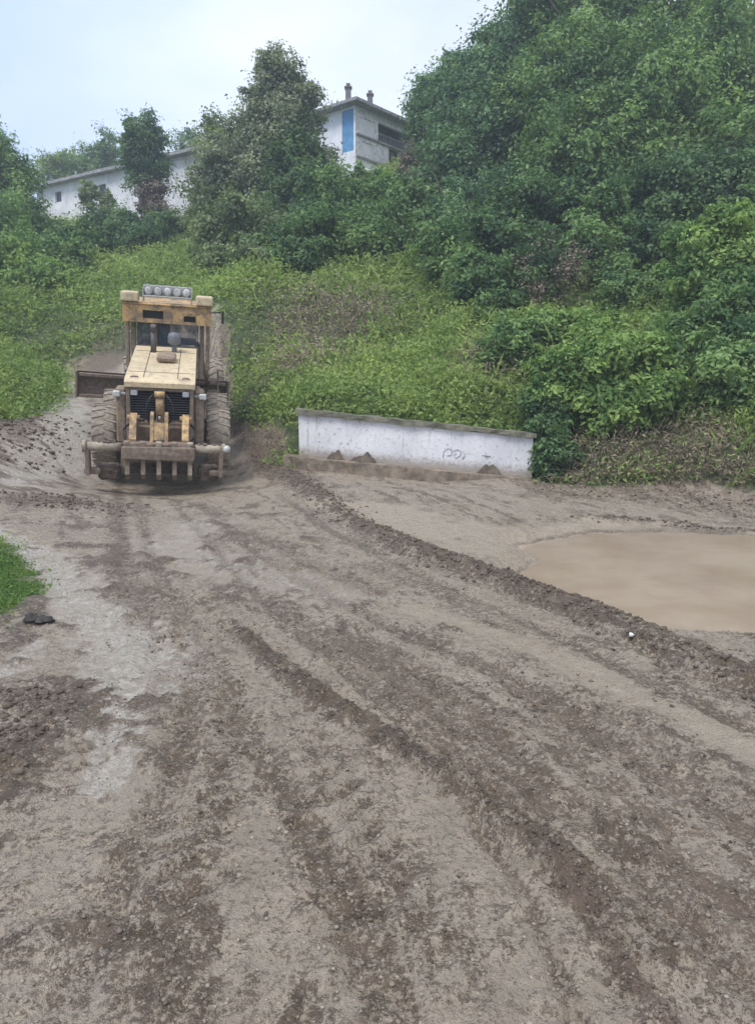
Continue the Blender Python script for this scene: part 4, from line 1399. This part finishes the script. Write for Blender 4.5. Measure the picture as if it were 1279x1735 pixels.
def wheel(x, y, r, wd, steer=0.0, lean=0.0):
    t = MB()
    hw = wd / 2
    t.lathe([(r * .56, -hw * .72), (r * .78, -hw), (r * .93, -hw * .96), (r * .975, -hw * .72), (r * .985, 0), (r * .975, hw * .72), (r * .93, hw * .96), (r * .78, hw), (r * .56, hw * .72)], (0, 0, 0), 'X', 36)
    for k in range(22):                                # chevron lugs
        for s in (-1, 1):
            a = 2 * math.pi * (k + (.5 if s > 0 else 0)) / 22
            b = bmesh.new()
            bmesh.ops.create_cube(b, size=1)
            for v in b.verts:
                u = v.co.x * hw * 1.02
                aa = a + (v.co.y * .055) + (u * s / hw) * .10
                rad = r * (.97 + .035 * (v.co.z + .5))
                v.co = Vector((s * hw * .48 + u, rad * math.cos(aa), rad * math.sin(aa)))
            t._take(b)
    o = t.build('wheel', RUB, gr)
    rm = MB()
    rm.lathe([(0.001, -hw * .35), (r * .2, -hw * .35), (r * .22, -hw * .2), (r * .42, -hw * .25), (r * .5, -hw * .78), (r * .57, -hw * .82), (r * .57, hw * .82), (r * .5, hw * .78), (r * .42, hw * .25), (r * .22, hw * .2), (r * .2, hw * .35), (0.001, hw * .35)], (0, 0, 0), 'X', 28)
    for k in range(8):
        a = 2 * math.pi * k / 8
        for sx in (-1, 1):
            rm.tube([(sx * hw * .2, r * .31 * math.cos(a), r * .31 * math.sin(a)), (sx * hw * .34, r * .31 * math.cos(a), r * .31 * math.sin(a))], .022, 6)
    rm.build('rim', RIMM, o)
    o.location = (x, y, r - .02)
    o.rotation_euler = (0, lean, steer)
    return o


WX = .98
for sx in (-1, 1):
    for yy in (1.15, 2.75):
        wheel(sx * WX, yy, .58, .42)
    wheel(sx * 1.02, 7.15, .66, .38, R(4), R(-4))
# tandem cases and rear frame
for sx in (-1, 1):
    MB().box((sx * .66, 1.95, .68), (.20, 2.25, .42), .05).build('tandem_case', MUDST, gr)
    MB().box((sx * .60, 1.1, 1.05), (.12, 1.6, .75), .04).box((sx * .64, .42, 1.12), (.17, .26, .95), .03).build('side_panel', YELD if sx < 0 else MUDST, gr)
mb = MB()
mb.box((0, 1.9, .82), (1.05, 3.4, .34), .04).box((0, .36, .86), (1.12, .22, .42), .03).box((0, .30, .60), (.95, .2, .2), .02)
mb.tube([(-.9, 1.95, .68), (.9, 1.95, .68)], .16, 12)
mb.build('rear_frame', MUDST, gr)
# engine hood: top slopes down to the rear
mb = MB()
mb.prism([(.20, 1.63), (.20, 1.71), (.28, 1.755), (2.72, 2.02), (2.72, 1.93)], -.575, .575)
hood = mb.build('hood', CREAM, gr)
MB().box((.05, 1.6, 1.965), (.34, .40, .10), .03, (R(6.2), 0, 0)).build('air_intake_cover', YELD, hood)
mb = MB()
mb.prism([(.30, 1.0), (.30, 1.628), (2.72, 1.925), (2.72, 1.0)], -.545, -.50).prism([(.30, 1.0), (.30, 1.628), (2.72, 1.925), (2.72, 1.0)], .50, .545)
for k in range(7):
    for sx in (-1, 1):
        mb.box((sx * .549, .6 + k * .25, 1.35), (.02, .10, .42), .005)
mb.build('hood_side', YELD, gr)
MB().prism([(.45, 1.0), (.45, 1.60), (2.7, 1.90), (2.7, 1.0)], -.495, .495).build('engine_block', BLACKM, gr)
mb = MB()
for sx in (-1, 1):
    mb.box((sx * .28, 1.5, 1.8935), (.007, 2.2, .012), .002, (R(6.2), 0, 0))
for yy in (.75, 2.3): mb.box((0, yy, 1.8065 + (yy - .75) * .1086), (1.1, .008, .012), .002, (R(6.2), 0, 0))
mb.build('hood_seam', BLACKM, hood)
for sx in (-1, 1):
    MB().box((sx * .42, .40, 1.775), (.10, .05, .03), .008, (R(6.2), 0, 0)).tube([(sx * .36, .36, 1.775), (sx * .36, .30, 1.79), (sx * .48, .30, 1.79), (sx * .48, .36, 1.775)], .008, 6).build('hood_handle', MUDST, hood)
# exhaust and pre-cleaner on the hood
MB().tube([(-.22, 2.25, 1.9), (-.22, 2.25, 2.35)], .055, 10).tube([(-.22, 2.25, 2.35), (-.22, 2.17, 2.47)], .055, 10).build('exhaust_pipe', simple('burnt_steel', (.10, .085, .08), .6, .5), gr)
MB().tube([(.16, 2.35, 1.9), (.16, 2.35, 2.2)], .05, 10).lathe([(.001, .3), (.1, .28), (.12, .22), (.12, .1), (.06, .06)], (.16, 2.35, 2.05), 'Z', 16).build('air_cleaner', simple('dull_grey_cap', (.14, .15, .17), .5), gr)
# radiator: two dark grilles either side of a yellow mullion
for sx in (-1, 1):
    mb = MB()
    for k in range(13):
        mb.box((sx * .285, .285, 1.04 + k * .042), (.40, .05, .018), .003, (R(-28), 0, 0))
    for k in range(5):
        mb.box((sx * (.285) - .18 + k * .09, .31, 1.29), (.012, .02, .54), .002)
    mb.build('radiator_grille', BLACKM, gr)
mb = MB()
mb.box((0, .262, 1.30), (.14, .07, .62), .015)
for sx in (-1, 1): mb.box((sx * .518, .265, 1.30), (.07, .08, .66), .015)
mb.box((0, .268, 1.598), (1.12, .07, .065), .012).box((0, .268, .995), (1.12, .07, .07), .012)
mb.build('grille_frame', MUDST, gr)
for sx in (-1, 1):
    MB().box((sx * .42, .235, 1.53), (.11, .05, .09), .012).build('reverse_lamp', simple('grey_lens', (.42, .44, .47), .3), gr)
    lm = MB().box((sx * .70, .25, 1.50), (.12, .08, .10), .015).box((sx * .62, .29, 1.50), (.12, .04, .04), .005).build('tail_lamp', LAMPW, gr)
# ripper
cyl = MB().tube([(0, .02, 1.52), (0, -.02, 1.22)], .062, 12).tube([(0, .035, 1.60), (0, .02, 1.50)], .085, 12).build('ripper_cylinder', YEL, gr)
MB().tube([(0, -.02, 1.23), (0, -.06, 1.12)], .034, 10).build('cylinder_rod', simple('bright_rod', (.5, .5, .5), .25, .9), cyl)
mb = MB()
for sx in (-1, 1):
    mb.prism([(.10, .50), (-.30, .50), (-.32, .62), (-.14, 1.06), (-.02, 1.10), (.10, .95)], sx * .115 - .028, sx * .115 + .028)
mb.box((0, -.21, .80), (.172, .06, .30), .01, (R(-20), 0, 0))
mb.lift(.17).build('ripper_bracket', YEL, gr)
for sx in (-1, 1):
    MB().prism([(.18, .58), (-.26, .56), (-.28, .66), (-.02, .98), (.12, 1.02), (.20, .9)], sx * .42 - .055, sx * .42 + .055).tube([(sx * .42 - .1, .06, .95), (sx * .42 + .1, .06, .95)], .05, 10).lift(.19).build('ripper_link', YEL, gr)
MB().box((0, -.32, .46), (1.16, .26, .24), .03).box((0, -.32, .60), (1.0, .18, .06), .015).jitter(.008, 1).lift(.19).build('ripper_beam', MUDST, gr)
for x in (-.5, -.25, 0, .25, .5):
    mb = MB().prism([(-.24, .36), (-.36, .36), (-.42, .10), (-.30, -.02), (-.20, -.04), (-.26, .10)], x - .035, x + .035)
    mb.box((x, -.36, .50), (.10, .12, .30), .012)
    mb.lift(.19).build('ripper_shank', PALEST if x == 0 or x == .5 else MUDST, gr)
for sx, a, b in ((-1, -.585, -1.16), (1, .585, 1.05)):
    mb = MB().tube([(a, -.30, .53), (b, -.30, .53)], .075, 12)
    mb.lathe([(.001, -.03), (.10, -.03), (.10, .03), (.001, .03)], (b, -.30, .53), 'X', 14)
    mb.lift(.19).build('tool_bar', PALEST, gr)
    MB().box((b + sx * -.04, -.26, .28), (.07, .22, .46), .012).box((b + sx * -.10, -.22, .10), (.26, .14, .10), .02).lift(.19).build('end_plate', MUDST, gr)
MB().lathe([(.001, -.05), (.055, -.045), (.06, .03), (.001, .03)], (1.10, -.38, .56), 'Y', 14).lift(.19).build('marker_lamp', LAMPW, gr)
mb = MB().box((0, .1, .34), (1.1, .5, .2), .03)
for x in (-.8, .8): mb.box((x, -.12, .26), (.34, .22, .26), .05, (R(15), 0, 0))
mb.jitter(.02, 2).build('mud_lumps', DIRT, gr)
# cab
mb = MB()
cx0, cy0, cy1, cz0, cz1 = .80, 3.45, 4.95, 1.30, 2.52
for sx in (-1, 1):
    for yy in (cy0, cy1):
        mb.box((sx * (cx0 - .05), yy, (cz0 + cz1) / 2), (.10, .11, cz1 - cz0), .015)
    mb.box((sx * (cx0 - .05), (cy0 + cy1) / 2, cz0 + .30), (.08, cy1 - cy0 - .12, .6), .01)
    mb.box((sx * (cx0 - .05), (cy0 + cy1) / 2, cz1 - .05), (.08, cy1 - cy0 - .12, .1), .01)
mb.box((0, cy0, cz0 + .33), (2 * cx0 - .22, .09, .66), .01).box((0, cy0, cz1 - .05), (2 * cx0 - .22, .09, .10), .01)
mb.box((-.26, cy0, (cz0 + cz1) / 2 + .30), (.05, .07, .60), .008)
mb.box((0, cy1, cz0 + .2), (2 * cx0 - .22, .09, .4), .01)
mb.box((0, (cy0 + cy1) / 2, cz0 + .03), (2 * cx0 - .12, cy1 - cy0 - .1, .06), .005)
cab = mb.build('cab', MUDST, gr)
MB().box((.23, cy0 + .01, (cz0 + cz1) / 2 + .31), (.9, .012, .56), .002).build('rear_window', GLASS, cab)
MB().box((-.49, cy0 + .01, (cz0 + cz1) / 2 + .31), (.38, .012, .56), .002).build('rear_window', GLASS, cab)
MB().box((-.24, cy0 + .75, 2.05), (.5, .14, .7), .06, (R(-8), 0, 0), 2).box((-.24, cy0 + .98, 1.75), (.5, .5, .14), .05).box((-.24, cy0 + .70, 2.40), (.28, .10, .14), .04).build('seat', SEATM, cab)
mb = MB().tube([(-.2, cy1 - .1, 1.5), (-.2, cy1 - .28, 2.05)], .05, 8)
mb.lathe([(.16, -.012), (.19, -.012), (.19, .012), (.16, .012), (.16, -.012)], (-.2, cy1 - .3, 2.1), 'Y', 20)
mb.build('steering_column', BLACKM, cab)
MB().box((0, cy0 - .13, 2.62), (1.80, .015, .34), .002).build('recess_shade', BLACKM, cab)  # black sheet standing for the shade inside the hollow beam
# roof: hollow yellow beam with two pale end blocks and a lamp rack between them
mb = MB()
mb.box((0, (cy0 + cy1) / 2 + .08, 2.70), (1.86, cy1 - cy0 + .36, .20), .05, None, 3)
yb = cy0 - .27
facade(mb, Vector((-.95, yb, 2.43)), Vector((1, 0, 0)), Vector((0, -1, 0)), 1.90, .39, [(.42, .86, .08, .24), (1.30, 1.56, .05, .17)], .13)
mb.box((-.949, yb + .08, 2.625), (.02, .15, .38), .003).box((.949, yb + .08, 2.625), (.02, .15, .38), .003).box((0, yb + .08, 2.808), (1.87, .15, .02), .003).box((0, yb + .08, 2.44), (1.87, .15, .02), .003)
mb.tube([(-.93, yb - .012, 2.79), (.93, yb - .012, 2.79)], .022, 8)
mb.box((0, cy1 + .15, 2.74), (1.88, .10, .14), .03, None, 2)
roofc = mb.build('roof', YEL, cab)
cab.scale = (.90, 1, 1)
for sx in (-1, 1):
    MB().box((sx * .80, cy0 - .12, 2.915), (.36, .46, .18), .03, None, 2).build('roof_block', CREAM, roofc)
    MB().box((sx * .885, cy0 - .02, 2.000), (.09, .12, 1.0), .015).build('guard_post', YELD, roofc)
mb = MB().box((0, cy0 - .12, 2.940), (1.04, .2, .035), .008).box((0, cy0 - .02, 3.040), (1.06, .06, .22), .01)
for sx in (-1, 1): mb.box((sx * .52, cy0 - .12, 2.960), (.03, .16, .26), .005)
rack = mb.build('lamp_rack', LAMPH, roofc)
for k in range(5):
    x = -.41 + k * .205
    lm = MB().lathe([(.001, .10), (.05, .10), (.085, .02), (.088, -.04)], (x, cy0 - .14, 3.045), 'Y', 16).build('work_lamp', LAMPH, rack)
    MB().lathe([(.001, -.048), (.05, -.046), (.084, -.036), (.084, -.03), (.001, -.03)], (x, cy0 - .142, 3.045), 'Y', 16).build('lens', LAMPW, lm)
# front frame, circle and moldboard
mb = MB()
mb.prism([(4.5, 1.2), (4.5, 1.75), (5.2, 2.0), (6.4, 1.75), (7.6, 1.25), (7.6, .9), (6.3, 1.35), (5.3, 1.55)], -.17, .17)
mb.box((0, 7.15, .75), (1.7, .25, .25), .04).box((0, 7.4, 1.1), (.6, .3, .5), .04)
mb.build('front_frame', YELD, gr)
MB().lathe([(.62, -.05), (.78, -.05), (.78, .05), (.62, .05), (.62, -.05)], (0, 5.2, .82), 'Z', 32).box((0, 6.3, .82), (.16, 1.6, .12), .02).build('circle_gear', MUDST, gr)
prof = []
for i in range(11):
    a = -.95 + 1.9 * i / 10
    prof.append((.34 * math.cos(a) , .34 * math.sin(a) * 1.05))
inner = [(p_[0] - .035, p_[1]) for p_ in prof][::-1]
mold = MB().prism(prof + inner, -1.95, 1.35)
mold.box((-1.95, .21, 0), (.05, .3, .60), .01).box((1.35, .21, 0), (.05, .3, .60), .01)
mold.box((-.3, .12, .22), (3.2, .10, .07), .01).box((-.3, .12, -.24), (3.2, .10, .06), .01)
mo = mold.build('moldboard', MUDST, gr)
mo.location = (-.05, 4.75, .80)
mo.rotation_euler = (0, R(3), R(9))
for sx in (-1, 1):
    mb = MB()
    mb.tube([(sx * .85, 4.9, .95), (sx * .55, 5.0, 1.9)], .06, 10).tube([(sx * .55, 5.0, 1.9), (sx * .2, 5.0, 1.9)], .08, 8)
    mb.build('blade_lift', YELD, gr)
# hydraulic hoses over the ripper and along the frame
for (p0, p1, p2, p3) in [((-.09, .05, 1.55), (-.24, -.05, 1.45), (-.26, -.02, 1.15), (-.12, .0, 1.02)), ((.09, .05, 1.55), (.26, -.06, 1.42), (.25, -.03, 1.2), (.12, .0, 1.05)), ((-.5, .2, 1.0), (-.66, .02, .95), (-.6, -.1, .8), (-.45, -.1, .72)), ((.5, .2, 1.02), (.64, .03, .95), (.58, -.08, .82), (.44, -.1, .74))]:
    Q = [Vector(p0) * (1 - t) ** 3 + Vector(p1) * 3 * t * (1 - t) ** 2 + Vector(p2) * 3 * t * t * (1 - t) + Vector(p3) * t ** 3 for t in [k / 8 for k in range(9)]]
    MB().tube(Q, .016, 6).build('hose', BLACKM, gr)
# mud thrown up on beams, tandem cases and bars
mb = MB()
for k in range(70):
    cxm, cym, czm = random.choice([(random.uniform(-.56, .56), random.uniform(-.42, -.22), .79), (random.choice((-.66, .66)) + random.uniform(-.08, .08), random.uniform(.9, 3.0), .895), (random.uniform(-1.1, 1.05), -.30, .795), (random.uniform(-.5, .5), random.uniform(.25, .45), 1.07)])
    b = bmesh.new(); bmesh.ops.create_icosphere(b, subdivisions=1, radius=random.uniform(.02, .055))
    for v in b.verts: v.co = Vector((v.co.x * random.uniform(.8, 1.5), v.co.y * random.uniform(.8, 1.4), v.co.z * random.uniform(.5, .8)))
    b.transform(Matrix.Translation((cxm, cym, czm))); mb._take(b)
mb.build('caked_mud', DIRT, gr)['kind'] = 'stuff'
# step ladder and mirror on the cab
mb = MB()
for zz in (.75, 1.0, 1.25): mb.box((.93, 3.75, zz), (.24, .36, .03), .005)
for yy in (3.56, 3.94): mb.box((1.02, yy, 1.05), (.03, .03, .8), .005)
mb.build('step_ladder', MUDST, gr)
mb = MB().tube([(.86, 4.55, 2.6), (1.08, 4.6, 2.62)], .015, 6).box((1.12, 4.58, 2.52), (.05, .13, .28), .015)
mb.build('mirror', BLACKM, gr)

# ------------------------------------------------------------------ loose clods and stones
def blob_cloud(x, y, size, sink=.35, seed=0):
    ico = bmesh.new(); bmesh.ops.create_icosphere(ico, subdivisions=1 if len(x) > 8000 else 2, radius=1)
    bv = np.array([v.co[:] for v in ico.verts]); bf = np.array([[v.index for v in f_.verts] for f_ in ico.faces]); ico.free()
    n = len(x)
    z = ground_fields(x, y)[0]
    sc = size[:, None, None] * (1 + .22 * rng.normal(size=(n, len(bv), 1)).clip(-1.2, 1.2)) * np.array([1, 1, .65]) * (.7 + .6 * rng.random((n, 1, 3)))
    V = bv[None] * sc
    V[:, :, 0] += x[:, None]; V[:, :, 1] += y[:, None]; V[:, :, 2] += (z + size * (.65 - sink) * .6)[:, None]
    Fq = (bf[None] + (np.arange(n) * len(bv))[:, None, None]).reshape(-1, 3)
    return V.reshape(-1, 3), Fq


cxs, cys, css = [], [], []
def along(path, hw, n, s0, s1):
    P_ = np.array(path)
    seg = np.linalg.norm(np.diff(P_, axis=0), axis=1); cum = np.r_[0, np.cumsum(seg)]
    s = rng.random(n) * cum[-1]
    x = np.interp(s, cum, P_[:, 0]) + rng.normal(size=n) * hw; y = np.interp(s, cum, P_[:, 1]) + rng.normal(size=n) * hw
    cxs.append(x); cys.append(y); css.append(s0 + (s1 - s0) * rng.random(n) ** 3)
along(S_T1, .16, 5200, .005, .024)
along(S_T2, .05, 1800, .002, .009)
along(S_T2b, .05, 300, .003, .012)
along(S_T3, .2, 500, .003, .013); along(S_T4, .25, 600, .003, .013)
along(S_D5, .12, 500, .003, .011); along(S_D6, .1, 300, .002, .009); along(S_D7, .1, 250, .005, .026)
along(S_BL, .5, 700, .012, .05); along(S_D8, .3, 400, .008, .035); along(S_D10, .35, 700, .008, .032); along(S_FAR, .1, 250, .008, .03)
x = np.concatenate(cxs); y = np.concatenate(cys); s = np.concatenate(css)
ok = y > 1.5
V, Fq = blob_cloud(x[ok], y[ok], s[ok])
tag(link('mud_clods', np_mesh('mud_clods', V, Fq, DIRT, smooth=True)), 'dark mud clods strewn along the ruts', 'mud clods', kind='stuff')
nn_ = 1500
a = rng.uniform(-.6, .6, nn_); d = np.exp(rng.uniform(math.log(1.7), math.log(12), nn_))
x, y = a * d, d
okk = ground_fields(x, y)[1] > .8
ncr = 22000
ac = rng.uniform(-.6, .6, ncr); dc = np.exp(rng.uniform(math.log(1.6), math.log(11), ncr))
xc, yc = ac * dc, dc
fc = ground_fields(xc, yc)
okc = (fc[1] > .8) & (fc[0] > WATER_Z + .02) & (rng.random(ncr) < .25 + .75 * fc[2]) & (fc[4] < .5)
V, Fq = blob_cloud(xc[okc], yc[okc], .0020 + .0075 * rng.random(okc.sum()) ** 3.5)
tb = np.repeat(np.clip(1 - fc[2][okc] + .25 * rng.normal(size=okc.sum()), 0, 1), len(Fq) // okc.sum())
mc, ntc, bc, _o = mat_new('mud_crumb')
ntc.links.new(mix(ntc, attr(ntc, 'tint'), (.10, .076, .055), (.31, .26, .205)), bc.inputs['Base Color']); bc.inputs['Roughness'].default_value = .85
tag(link('mud_crumbs', np_mesh('mud_crumbs', V, Fq, mc, {'tint': ('FACE', tb)}, smooth=True)), 'small crumbs of trodden mud scattered over the yard', 'mud crumbs', kind='stuff')
V, Fq = blob_cloud(x[okk], y[okk], .002 + .006 * rng.random(okk.sum()) ** 4)
tag(link('gravel', np_mesh('gravel', V, Fq, simple('pale_gravel', (.24, .205, .165), .85, var=.35, scale=3))), 'small pale stones pressed into the mud', 'gravel', kind='stuff')
x, y = ground_at(1068, 1094)
V, Fq = blob_cloud(np.array([x]), np.array([y]), np.array([.022]), 0)
V = np.array(V); zt = V.mean(0)
o = link('stone', np_mesh('stone', V - zt + [0, 0, .05], Fq, simple('white_stone', (.75, .74, .70), .8, var=.1), smooth=True))
o.location = tuple(zt)
tag(o, 'small white stone lying on the dark mud ridge', 'stone')
x, y = ground_at(60, 1056)
V, Fq = blob_cloud(x + rng.normal(size=5) * .05, y + rng.normal(size=5) * .02, np.array([.06, .045, .05, .035, .03]), 0)
zt = V.mean(0)
o = link('mud_lump', np_mesh('mud_lump', V - zt, Fq, simple('black_mud', (.04, .036, .032), .8, var=.3)))
o.location = tuple(zt)
tag(o, 'black lump of mud by the grass patch at the left edge', 'mud lump')

# ------------------------------------------------------------------ damp air
HZ = MB().box((0, 65, 20), (290, 220, 52)).build('haze', None)
m = bpy.data.materials.new('damp_air'); m.use_nodes = True
nt = m.node_tree; nt.nodes.clear()
out = nt.nodes.new('ShaderNodeOutputMaterial'); pv = nt.nodes.new('ShaderNodeVolumePrincipled')
pv.inputs['Color'].default_value = (.80, .88, 1.0, 1); pv.inputs['Density'].default_value = .0021; pv.inputs['Anisotropy'].default_value = .2
nt.links.new(pv.outputs[0], out.inputs['Volume'])
HZ.data.materials.append(m)
tag(HZ, 'thin pale haze in the damp air over the hillside', 'haze', kind='stuff')
SC.cycles.volume_bounces = 1
